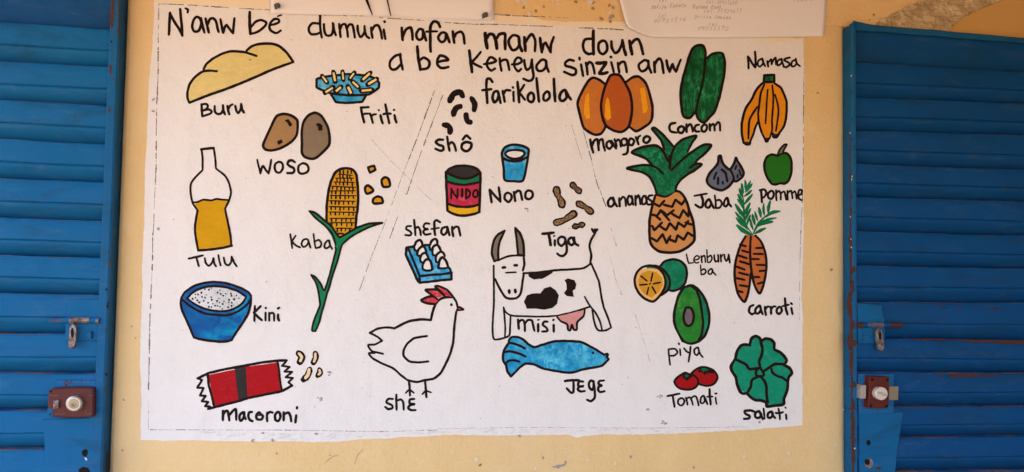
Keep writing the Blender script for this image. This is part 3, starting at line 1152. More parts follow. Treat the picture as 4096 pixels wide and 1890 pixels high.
k 18: 725,920 760,960 820,990 830,1040 850,1050 868,995 885,1040 915,1040 920,970 980,910 992,850
O tail
k 20: 1045,400 1055,320 1038,230 1055,170 1095,100
k 20: 1060,65 1080,95 1115,70
l 12: 1060,60 1088,85 1088,65 1118,70 1085,110 1060,62
P painted_word|painted word Misi under the belly of the cow
T 1930 890 .41229
k 22: 345,945 348,990 352,1035
k 20: 350,975 375,950 400,955 410,1000 412,1055
k 20: 412,985 440,950 480,955 490,1000 505,1055
k 22: 540,985 540,1060
k 14: 535,950 550,945
k 20: 630,965 600,965 585,995 620,1025 630,1055 580,1060
k 22: 690,995 692,1062
k 20: 685,950 690,946
P painted_fish|painted light blue fish with a striped tail
T 1980 1330 .22707
F fishblue: 240,160 300,90 400,85 500,140 600,220 690,265 850,220 1050,165 1250,150 1500,175 1700,270 1920,390 1980,385 1970,430 2000,480 1920,560 1750,610 1550,650 1380,705 1240,705 1000,670 820,620 650,560 540,560 450,610 280,780 220,690 190,570 150,500 145,400 180,260
k 42: 240,190 250,130 300,85 400,85 490,125 590,210 690,262 850,215 1050,160 1250,155 1500,170 1650,235 1800,320 1920,395
k 36: 1920,395 1980,380 1985,410 1965,430 2000,475 1975,505
k 42: 1980,500 1880,590 1720,625 1550,655 1380,705 1240,708 1000,670 840,635 680,565 540,555 450,610 360,700 280,780
k 40: 280,780 220,690 195,570
k 40: 185,570 145,500 140,420 170,300 240,190
k 38: 245,190 330,200 430,235 530,285
k 38: 175,350 250,335 370,360 460,390 540,430
k 38: 190,545 250,500 340,495 430,520
k 40: 1722,360 1732,366
P painted_word|painted word Jege under the fish
T 1980 1330 .22707
k 44: 1230,860 1350,845 1480,845
k 42: 1380,860 1385,960 1380,1050 1340,1065 1265,990
k 42: 1550,870 1480,870 1465,930 1490,955 1560,950 1480,965 1460,1010 1510,1045 1580,1035
K 42: 1690,850 1655,900 1665,980 1710,1015 1735,960 1735,880
k 42: 1735,860 1750,980 1760,1090 1750,1160 1690,1215 1620,1190
k 42: 1920,850 1840,860 1825,910 1880,940 1830,955 1815,1010 1850,1050 1930,1040
P painted_mango|painted left mango half behind the middle one
T 2280 290 .29435
F mango_light: 120,420 160,290 240,120 310,80 470,160 430,280 420,450 450,640 480,730 420,830 340,850 200,760 150,600
k 32: 475,160 400,105 310,75 240,130 150,290 105,420 130,560 180,740 240,800 340,848 420,835 470,770 480,735
F hilite: 215,310 255,280 262,450 270,620 230,640 190,560 195,420
P painted_mango|painted right mango half behind the middle one
F mango_light: 755,140 850,75 940,60 1030,150 1080,280 1120,500 1115,650 1010,740 910,795 810,740 840,600 850,450 820,300
k 32: 752,140 850,70 940,62 1030,150 1080,290 1120,470 1115,620 1080,690 1000,750 900,800 810,745
F hilite: 950,215 1010,210 1035,350 1060,480 1040,540 990,560 975,400
P painted_mango|painted darker middle mango in front
F mango: 500,160 560,50 640,30 690,50 750,140 810,260 840,430 830,600 800,730 710,810 600,800 490,730 440,600 430,440
K 32: 490,160 550,45 620,30 680,45 745,140 810,270 840,420 840,560 800,730 710,808 600,795 490,725 440,600 422,440 450,280
F hilite: 500,340 530,370 545,480 560,620 510,655 475,610 478,450
P painted_word|painted word Mangoro under the mangoes
T 2280 290 .29435
k 36: 275,915 290,1000 315,1090
k 32: 300,1000 330,930 370,910 385,990 390,1060
k 30: 390,980 400,930 440,910 455,990 475,1065
K 30: 540,935 500,960 500,1010 540,1040 575,990
k 32: 560,930 590,980 625,1035
k 28: 605,910 625,970 635,1010
k 28: 620,950 655,915 680,940 690,1010
K 28: 740,900 700,930 710,990 750,990 780,950
k 30: 765,900 785,980 785,1070 760,1110 720,1120
K 30: 830,900 800,930 805,980 845,990 870,950 865,920
k 30: 895,880 915,930 930,980
k 26: 915,930 930,880 955,862
K 32: 1045,870 1005,895 1000,940 1040,960 1080,930 1085,890
P painted_cucumber|painted pair of dark green cucumbers leaning side by side
T 2640 160 .33641
F cucumber: 255,620 270,500 330,290 400,90 460,65 520,75 540,180 540,240 520,450 470,680 415,860 350,930 280,915 255,780
F cucumber: 545,230 640,165 720,155 760,200 775,320 740,520 700,680 640,850 520,990 450,940 425,860 470,700 520,480
k 32: 535,240 540,150 515,75 460,65 400,90 350,190 310,330 265,490 245,640 255,790 280,910 350,930 415,865
k 26: 540,200 525,400 490,580 450,730 425,860
k 30: 550,225 620,170 700,155 745,170 770,260 765,400 730,580 700,710 650,850 590,920 520,985 450,935 425,860
P painted_word|painted word Concom under the cucumbers
T 2640 160 .33641
k 30: 180,990 130,1000 110,1040 130,1090 195,1105
K 28: 250,1030 215,1055 225,1100 265,1105 285,1070 280,1040
k 28: 315,1005 315,1095
k 26: 320,1040 355,1005 375,1020 390,1090
k 26: 465,1010 425,1020 410,1060 430,1090 470,1090
K 26: 525,1010 495,1040 500,1085 535,1090 560,1050 550,1015
k 26: 590,1000 595,1080
k 24: 600,1030 630,1000 645,1020 650,1080
k 24: 655,1020 690,980 710,1000 715,1080
P painted_bananas|painted bunch of orange yellow bananas with a green stalk
T 2940 190 .34481
F banana: 330,410 450,410 530,470 590,590 600,750 580,890 510,1000 440,1000 430,960 400,1060 340,1060 300,950 270,870 220,990 175,1100 100,1100 75,920 110,720 220,530
F cucumber: 335,320 460,315 455,405 335,405
F charcoal: 95,1095 180,1100 160,1135 110,1135
F charcoal: 330,1050 405,1050 390,1100 345,1100
F charcoal: 440,1000 515,1000 490,1045 440,1045
k 26: 325,410 250,490 190,610 120,720 80,880 80,1000 100,1110
l 26: 335,395 340,325 455,320 455,400 335,405
k 24: 455,415 530,470 575,560 600,650 595,790 570,910 510,1000
k 22: 100,1105 130,1130 170,1125 180,1085 215,1000 240,920 275,850
k 22: 340,430 300,530 285,640 270,760 275,860 310,990 345,1060
k 20: 432,440 445,560 440,700 430,830 430,960 400,1060
k 18: 380,490 370,620 362,750 355,885
k 19: 465,550 495,660 505,750 490,870 475,970
k 22: 260,690 200,780 165,860 155,1060
k 24: 440,1000 445,1040 480,1045 515,1000
k 26: 345,1060 365,1095 390,1060
P painted_word|painted word Namasa above the bananas
T 2940 190 .34481
k 24: 150,105 155,170 158,245
k 24: 158,115 195,180 235,235
k 24: 232,50 238,130 238,230
K 20: 310,135 270,160 265,205 290,225 325,185
k 22: 315,130 330,180 350,220
k 22: 375,160 385,225
k 20: 385,180 420,140 425,200 430,175 470,120 475,200
K 20: 520,140 490,170 495,210 530,195 545,160
k 20: 540,130 550,180 565,215
k 22: 635,120 590,130 570,150 615,175 635,200 600,230 560,225
K 20: 695,150 660,170 655,215 690,220 715,180
k 20: 705,130 715,185 755,220
P painted_pineapple|painted orange pineapple with a crown of dark green leaves
T 2410 490 .44554
F pineapple: 480,650 570,665 650,615 700,625 745,690 790,820 820,950 825,1060 780,1120 690,1160 580,1170 490,1150 435,1090 425,950 440,780
k 24: 475,655 440,780 422,900 430,1080 490,1150 580,1170 690,1160 780,1110 825,1050 815,900 780,790 745,690 700,630 655,615
k 20: 480,650 570,665 650,615
l 20: 455,725 510,755 555,705
l 20: 550,740 625,760 655,695 710,740 745,690
l 20: 445,830 490,840 525,790 580,835 640,790
l 20: 480,840 520,875
l 20: 520,790 600,880
l 20: 620,820 690,860 725,790 770,845 775,790
l 20: 445,930 465,970 535,900
l 20: 505,925 570,970 605,905 660,965 680,900 735,940 770,885
l 20: 745,900 805,920
l 20: 440,1040 490,1070 540,1005 575,1085 610,1020
l 20: 590,1045 655,1075 675,1015 730,1055 765,990 810,1020
O leaves
F leaf: 480,640 460,560 420,490 350,445 230,415 330,388 420,380 380,330 265,270 370,215 480,205 550,240 520,150 445,60 480,60 560,130 640,220 720,155 840,120 800,200 770,270 880,210 975,205 900,300 820,385 890,380 800,440 720,490 670,560 655,620 570,660
k 22: 485,640 465,570 425,495 360,450 220,415 330,388 410,385 480,405 545,460
k 24: 440,375 380,320 265,270 370,220 480,210 540,255 590,350
k 22: 555,245 525,160 445,60 470,50 540,110 635,215
k 20: 605,415 615,310 650,220 720,155 840,122 800,190 765,260
k 22: 620,430 700,350 800,270 900,205 975,205 930,270 850,340 830,375
k 20: 785,410 830,375 890,378 830,430 760,470 700,520 665,570 655,620
k 16: 600,300 600,410
P painted_word|painted word Ananas beside the pineapple
T 2410 490 .44554
K 20: 80,680 50,710 55,750 85,755 105,720
k 20: 95,675 110,720 130,755
k 20: 150,680 155,755
k 18: 160,700 185,670 205,690 210,750
K 18: 240,660 225,690 235,740 260,730 268,690
k 18: 262,660 275,740
k 18: 295,660 298,745
k 18: 300,690 322,655 335,690 340,735
K 18: 375,660 355,690 358,735 385,730 395,690
k 18: 388,660 400,730
k 18: 450,655 420,660 410,685 440,710 440,735 405,740
P painted_onion|painted pair of grey blue onions with dark ticks
T 2760 560 .25237
F onion: 275,630 340,510 430,390 450,260 500,255 540,390 620,460 700,370 735,290 790,380 850,520 820,600 740,660 690,650 640,720 540,790 450,795 330,740
k 36: 690,650 735,660 820,600 850,520 800,410 750,330 728,285 700,370 630,470 540,400 500,320 490,255 455,260 445,360 400,430 320,520 270,620 280,690 340,750 450,795 530,795 620,735 690,640 680,560 640,480
k 30: 420,520 395,570 380,625
k 34: 445,600 445,700
k 34: 500,470 560,520 580,600 590,660
k 30: 515,665 525,700
k 26: 735,410 715,470
k 26: 780,480 805,560
k 26: 755,555 755,600
P painted_word|painted word Jaba under the onions
T 2760 560 .25237
k 28: 70,890 170,870 270,855
k 36: 175,870 205,970 200,1050 160,1075 85,1030
K 34: 305,945 255,990 250,1060 295,1075 335,1020
k 34: 305,940 340,1010 380,1085
k 28: 392,880 405,980 410,1085
k 30: 415,960 470,955 505,1010 475,1070 415,1085
K 32: 590,920 545,970 540,1040 575,1055 610,990
k 34: 595,920 610,1000 655,1060
P painted_apple|painted green apple with a curved brown stem
T 2760 560 .25237
F apple: 1180,400 1210,280 1290,230 1385,260 1470,215 1560,230 1610,350 1600,520 1540,680 1440,690 1350,705 1260,640 1200,520
k 38: 1385,255 1300,232 1220,275 1180,370 1185,480 1220,590 1290,690 1350,708 1430,690 1500,695 1560,650 1605,530 1610,380 1590,280 1530,215 1450,220 1385,255
F horn: 1390,230 1430,150 1500,85 1530,80 1490,190
k 26: 1385,240 1420,160 1490,80 1535,75 1500,140 1475,195
P painted_word|painted word Pomme under the apple at the mural edge
T 2760 560 .25237
k 34: 1125,800 1135,900 1140,990
k 32: 1105,800 1180,790 1210,850 1170,910 1135,920
K 32: 1285,810 1240,850 1240,910 1285,940 1325,890 1320,830
k 28: 1365,800 1365,880 1370,960
k 28: 1370,840 1410,810 1435,850 1440,950
k 28: 1440,850 1490,820 1510,870 1525,950
k 28: 1545,810 1545,880 1550,955
k 26: 1555,840 1600,805 1615,860 1625,930
k 26: 1625,850 1660,815 1680,860 1690,940
k 30: 1715,880 1765,860 1770,800 1730,800 1715,860 1725,930 1775,960
P painted_carrot|painted pair of orange carrots with feathery green tops
T 2820 720 .47945
F carrot: 345,460 420,460 490,540 515,700 490,880 455,945 410,880 385,790 370,900 330,1015 275,940 250,800 260,650 300,530
k 20: 340,470 300,540 265,640 248,740 250,840 275,950 330,1018 365,920 382,780
k 18: 382,475 376,600 385,740 410,870 455,948 490,870 512,740 505,620 470,520 420,465
k 17: 290,540 340,555
k 17: 310,590 360,605
k 17: 275,630 350,655
k 17: 290,680 370,705
k 17: 265,725 330,750
k 17: 285,775 360,795
k 17: 258,820 330,835
k 17: 290,880 355,890
k 17: 280,930 315,938
k 16: 425,570 485,568
k 16: 405,618 485,620
k 16: 390,662 450,662
k 16: 430,710 500,712
k 16: 455,762 500,758
k 16: 410,812 455,812
k 16: 440,868 485,855
O leaves
e carrottop 16: 318,140 335,360 400,460
e carrottop 34: 262,375 320,425 392,462
e carrottop 26: 258,315 300,360 372,420
e carrottop 24: 252,268 290,315 350,380
e carrottop 26: 250,200 285,250 325,295
e carrottop 24: 262,235 300,280 335,325
e carrottop 24: 270,160 300,195 322,245
e carrottop 24: 272,118 295,155 320,195
e carrottop 24: 285,70 300,110 318,150
e carrottop 22: 305,28 312,75 322,115
e carrottop 18: 333,0 338,35 333,75
e carrottop 20: 380,8 362,45 335,85
e carrottop 22: 395,30 370,65 335,105
e carrottop 20: 392,85 360,115 325,140
e carrottop 22: 398,118 360,165 322,210
e carrottop 24: 378,190 350,245 328,300
e carrottop 22: 382,238 355,290 335,340
e carrottop 20: 380,290 360,340 345,385
e carrottop 20: 378,325 385,370 402,420
e carrottop 24: 395,285 405,330 418,380
e carrottop 18: 415,262 425,300 440,345
e carrottop 24: 448,228 460,275 468,318
e carrottop 20: 490,195 488,245 495,300
e carrottop 24: 545,172 530,230 528,285
e carrottop 26: 630,262 560,275 495,315
e carrottop 18: 598,318 530,330 465,350
e carrottop 30: 570,350 490,360 425,392
e carrottop 24: 510,402 460,425 412,450
e carrottop 18: 520,290 450,360 395,462
P painted_word|painted word Carroti under the carrots
T 2820 720 .47945
k 18: 405,1045 375,1060 368,1100 390,1122 408,1115
K 18: 455,1050 425,1075 420,1110 445,1115 465,1085
k 18: 460,1050 468,1090 482,1122
k 18: 500,1060 502,1095 508,1128
k 16: 503,1085 520,1060 540,1060
k 18: 550,1060 552,1120
k 16: 553,1080 570,1058 590,1058
K 18: 620,1060 600,1080 600,1108 622,1118 640,1095 636,1070
k 20: 668,990 672,1060 688,1125
k 16: 645,1055 700,1042
k 17: 720,1070 730,1120
k 17: 716,1028 726,1038
P painted_lemon|painted whole green lemon behind an orange half with dark spokes
T 2510 1000 .25224
F emerald: 520,260 600,180 720,150 840,180 920,270 945,380 910,530 820,620 720,650 660,640 680,480 620,350
k 38: 515,265 590,185 720,152 840,180 920,265 942,380 915,520 840,610 740,650 670,645
F emerald: 300,260 480,250 600,340 670,470 670,570 620,660 480,770 350,790
F orange_pale: 120,470 150,370 220,310 340,290 480,310 570,400 590,500 560,620 500,740 420,810 300,780 190,690 140,590
F orange: 170,480 230,370 340,330 460,350 550,440 560,560 500,670 380,760 250,690 180,590
K 38: 115,470 150,360 230,280 350,250 470,280 560,370 600,480 590,600 520,720 410,820 280,780 190,700 130,590
k 34: 350,250 480,265 590,340 660,450 670,570 620,660 540,720
k 24: 400,370 372,500
k 24: 210,415 310,495
k 24: 195,558 310,548
k 24: 410,540 520,518
k 22: 335,595 308,710
k 24: 390,585 450,690
k 22: 350,545 362,535
P painted_word|painted word Lenburu ba beside the lemons
T 2510 1000 .25224
k 22: 935,70 950,150 970,215
k 20: 970,215 1045,205
k 22: 1050,165 1120,150 1140,115 1100,95 1060,130 1055,180 1090,210 1130,200
k 24: 1170,95 1175,150 1180,205
k 22: 1180,120 1215,90 1230,130 1235,200
k 20: 1258,0 1262,100 1270,200
k 24: 1275,120 1320,90 1340,140 1310,195 1275,200
k 26: 1375,85 1380,150 1400,190 1440,160 1435,80
k 24: 1440,90 1445,195
k 26: 1475,80 1485,190
k 22: 1485,120 1510,75
k 26: 1535,75 1545,140 1570,180 1600,120 1600,75
k 28: 1605,80 1615,140 1622,205
k 20: 1160,240 1162,320 1170,400
k 24: 1170,330 1215,305 1245,345 1215,385 1170,395
K 24: 1330,300 1285,335 1285,380 1325,385 1350,340
k 24: 1335,300 1355,350 1400,400
P painted_avocado|painted cut green avocado showing a grey stone
T 2600 1130 .27756
F emerald: 440,150 560,45 640,60 780,180 850,400 850,640 760,800 600,880 480,840 400,700 345,500
F avocado: 370,540 380,380 430,200 555,65 650,120 710,260 745,480 755,640 720,800 620,870 530,865 440,780 390,660
k 36: 470,850 370,650 345,520 360,380 410,200 480,90 560,50 630,55 720,130 800,260 850,440 850,600 800,750 720,840 600,885 500,860 440,790
k 32: 600,60 670,120 720,260 750,450 765,600 740,760 700,830
F stone: 500,420 550,370 600,400 630,490 600,600 550,620 500,580 480,500
K 32: 512,375 555,362 600,385 632,480 610,590 555,632 505,595 482,500
P painted_word|painted word Piya under the avocado
T 2600 1130 .27756
k 24: 265,970 275,1070 290,1190
k 24: 265,965 360,960 395,1010 350,1055 280,1060
k 22: 432,965 440,1055
k 26: 415,880 420,895
k 24: 490,950 530,1000 575,1020
k 26: 585,930 575,1020 555,1145
K 24: 690,940 640,970 645,1030 680,1050 705,1000
k 24: 695,940 715,1020 760,1080
P painted_tomato|painted pair of red tomatoes with green tops
T 2630 1440 .18507
F tomato: 740,290 820,220 950,160 1080,170 1200,230 1290,340 1290,430 1220,520 1050,560 900,540 880,420 800,330
k 42: 730,295 820,215 950,160 1080,170 1200,225 1280,320 1295,400 1250,490 1170,545 1050,565 900,530
F tomato: 365,470 440,380 590,290 720,310 820,350 875,450 850,560 760,630 620,640 470,610 390,550
K 42: 365,470 430,380 520,320 600,280 690,315 780,330 860,410 880,500 840,580 760,630 650,645 500,625 410,565
F black: 540,320 600,270 700,300 760,320 750,380 700,400 640,460 590,420 550,400
F black: 870,250 920,180 1000,160 1200,230 1240,290 1080,290 1015,325 950,260 900,290
F leaf: 585,345 620,310 675,345 650,375 600,380
F leaf: 930,215 960,185 1050,185 1110,215 1060,245 1010,235 1000,270 970,225
P painted_word|painted word Tomati under the tomatoes
T 2630 1440 .18507
k 42: 215,785 350,760 480,730
k 44: 330,790 350,910 370,1020
K 38: 510,830 450,870 445,940 490,985 540,980 580,910 560,850
k 38: 615,820 635,900 650,975
k 36: 640,840 690,810 720,840 745,900 765,975
k 38: 740,820 800,785 840,810 870,900 890,990
K 36: 1000,780 940,820 930,920 975,940 1020,890
k 40: 1005,785 1040,860 1080,960
k 46: 1125,635 1130,780 1150,970
k 34: 1070,800 1190,795
k 34: 1255,815 1262,890 1278,955
k 38: 1245,730 1280,730
P painted_lettuce|painted head of green lettuce with seven leaves
T 2880 1320 .31972
F lettuce: 195,360 240,210 290,185 370,195 400,110 450,80 500,110 520,140 580,110 650,130 680,170 690,250 770,290 830,380 810,430 890,490 890,560 850,640 840,760 800,860 790,930 600,960 570,910 460,890 340,800 240,750 200,600 135,500 150,420
k 36: 370,190 395,110 450,80 500,110 515,170 530,240 520,320 490,390 500,450
k 36: 525,140 570,112 640,125 678,170 680,245 750,280 810,340 835,385 810,430
k 36: 190,365 215,270 260,200 310,185 375,195
k 34: 195,370 280,410 330,440 370,490 450,485 510,475
k 36: 185,370 140,450 145,510 195,590 215,680 250,770 290,798 340,795
k 34: 345,785 385,710 400,630 450,600 500,580
k 36: 340,800 390,850 450,880 510,885 580,910 585,960 680,950 795,930 800,860 840,760 850,660
k 34: 510,590 560,650 580,720 585,830 600,910
k 34: 545,520 620,470 690,430 790,430
k 36: 800,440 870,480 900,540 860,590 850,650
k 32: 640,480 660,540 720,580 780,600 850,650
k 30: 500,470 530,520 550,560 530,580 460,575 450,520 490,480
P painted_word|painted word Salati under the lettuce
T 2880 1320 .31972
k 28: 430,1025 380,1010 310,1015 320,1050 370,1080 360,1110 300,1115
K 28: 480,1020 440,1050 445,1095 490,1100 515,1060
k 26: 490,1015 510,1060 535,1120
k 22: 545,985 552,1050 558,1115
K 28: 640,1025 600,1050 600,1095 635,1100 660,1060
k 26: 645,1020 660,1070 690,1105
k 22: 730,985 745,1050 750,1120
k 24: 695,1040 740,1045 790,1030
k 24: 825,1060 832,1120
k 20: 818,970 822,980'''


def P2(s):
    return [Vector(tuple(map(float, q.split(',')))) for q in s.split()]


def mural():
    mb = None
    part = owner = None
    name = label = None
    T = (0, 0, 1)
    off = 0
    rng = random.Random(3)

    def flush():
        nonlocal mb, owner
        if mb is not None and mb.f:
            o = mb.build(name, parent)
            if label:
                o['label'] = label
            if name == 'dirt_specks':
                o['kind'] = 'stuff'
            if parent is wall:
                owner = o
        mb = None

    parent = wall
    for ln in DATA.strip().split('\n'):
        ln = ln.strip()
        if not ln:
            continue
        c = ln[0]
        if c == 'P':
            flush()
            name, label = ln[2:].split('|')
            parent = wall
            off = 0.0004 if name == 'mural_panel' else 0.0009
            mb = MB()
            continue
        if c == 'O':
            flush()
            name, label = ln[2:].strip(), None
            parent = owner
            mb = MB()
            continue
        if c == 'T':
            T = tuple(map(float, ln[2:].split()))
            continue
        if c == 's':
            for _ in range(int(ln[2:])):
                p = Vector((rng.uniform(640, 3190), rng.uniform(130, 1730)))
                r = rng.choice((1.6, 1.8, 2, 2, 2.5, 3.2))
                el = rng.uniform(0.5, 1)
                a0 = rng.uniform(0, 3)
                poly = [p + Matrix.Rotation(a0, 2) @ Vector((r * math.cos(k) * rng.uniform(.7, 1.2), r * el * math.sin(k))) for k in (0, 1, 2, 3, 4, 5)]
                blob(mb, poly, off, rng.choice(('speck', 'faint', 'faint')))
            continue
        head, body = ln.split(':') if ':' in ln else (ln, '')
        h = head.split()
        x0, y0, s = T
        tr = lambda q: [Vector((x0 + p.x * s, y0 + p.y * s)) for p in P2(q)]
        off += 0.000015
        if c in 'kKlLcex':
            w = float(h[-1]) * s * ((1.2 if float(h[-1]) * s < 9.5 else 1.1) if c in 'kKlL' else 1)
        if c in 'kK':
            p = catmull(tr(body), c == 'K', max(2.2, w * 0.22))
            ribbon(mb, p, w, off, 'black', c == 'K')
        elif c == 'c':
            p = catmull(tr(body), False, max(2.2, w * 0.3))
            ribbon(mb, p, w, off, h[1])
        elif c in 'lL':
            q = tr(body)
            if c == 'L':
                q.append(q[0])
            for a, b in zip(q, q[1:]):
                off += 0.000002
                ribbon(mb, catmull([a, b], False, max(2.2, w * 0.25)), w, off, 'black')
        elif c in 'fF':
            poly = roughen(tr(body), 14, 0.9 if h[1] != 'panel' else (1.7 if name == 'mural_panel' else .5), rng)
            blob(mb, poly, off, h[1])
        elif c == 'y':
            a, b = tr(body)
            w = float(h[1]) * s
            d = (b - a).normalized()
            blk = w + 60 * s
            ribbon(mb, catmull([a - d * 12 * s, b + d * 12 * s], False, 3), blk, off, 'black')
            off += 0.00001
            ribbon(mb, catmull([a, b], False, 3), w, off, 'fry', cap=False)
        elif c == 'b':
            q = catmull(tr(body), False, 2.5)
            k = float(h[3])
            waist = lambda t: 1 - 0.26 * math.exp(-((t - 0.48) / 0.2) ** 2)
            ribbon(mb, q, float(h[1]) * s, off, 'black', prof=waist)
            off += 0.00001
            ribbon(mb, q, float(h[2]) * s, off, 'peanut', prof=waist)
            off += 0.00001
            n = len(q)
            d = (q[-1] - q[0]).normalized()
            nr = Vector((-d.y, d.x))
            for j in range(8):
                m = q[int((j + 0.3) / 8 * (n - 1))] + nr * (7 * s) * (1.4 if j % 2 else -1.4) * k
                ribbon(mb, catmull([m - d * 12 * s, m + d * 12 * s], False, 2), 10 * s, off, 'black')
        elif c == 'g':
            q = body.split()
            (a, b), n = tr(' '.join(q[:2])), int(q[2])
            w = float(h[1]) * s
            ribbon(mb, catmull([a, b], False, 3), w, off, 'black', ragged=0.12)
            off += 0.000003
            for j in range(n):
                t = (j + 0.35 + rng.uniform(-.12, .12)) / n
                m = a.lerp(b, t)
                ribbon(mb, catmull([m, m + Vector((rng.uniform(-6, 6) * s, rng.uniform(34, 46) * s))], False, 2), rng.uniform(17, 26) * s, off, 'black', ragged=0.1)
        elif c == 'd':
            poly = tr(body)
            r0, n = float(h[1]) * s, int(h[2])
            c0 = sum(poly, Vector((0, 0))) / len(poly)
            small = [c0 + (p - c0) * 0.9 for p in poly]
            xs, ys = [p.x for p in poly], [p.y for p in poly]
            got = []
            while len(got) < n:
                p = Vector((rng.uniform(min(xs), max(xs)), rng.uniform(min(ys), max(ys))))
                if inside(p, small) and all((p - g).length > r0 * 1.15 for g in got):
                    got.append(p)
                    r = r0 * rng.uniform(0.36, 0.62)
                    blob(mb, [p + Vector((r * math.cos(k) * rng.uniform(.75, 1.2), r * math.sin(k) * rng.uniform(.75, 1.2))) for k in (0, .9, 1.8, 2.7, 3.6, 4.5, 5.4)], off, 'black')
        elif c == 'e':
            q = catmull(tr(body), False, 2.5)
            lens = lambda t: max(0.1, math.sin(math.pi * min(1, max(0, 0.06 + 0.9 * t))) ** 0.7)
            ribbon(mb, q, w * 1.12, off, 'leaf', prof=lens, cap=False)
            off += 0.000006
            ribbon(mb, [p + Vector((-.10 * w, 0)) for p in q], w * 0.62, off, h[1], prof=lens, cap=False)
        elif c == 'x':
            q = catmull(tr(body), False, 3)
            i = 0
            while i < len(q) - 3:
                m = rng.randint(3, 14)
                seg = q[i:i + m]
                if len(seg) > 2:
                    seg = [p + Vector((rng.uniform(-.8, .8), rng.uniform(-.8, .8))) for p in seg]
                    ribbon(mb, seg, w * rng.uniform(0.22, 0.75), off, 'pencil' if w > 3.2 and rng.random() < .75 else 'faint', ragged=0.35)
                i += m + rng.choice((0, 0, 0, 1, 1, 2, 5))
    flush()


mural()

from mathutils import noise as mnoise

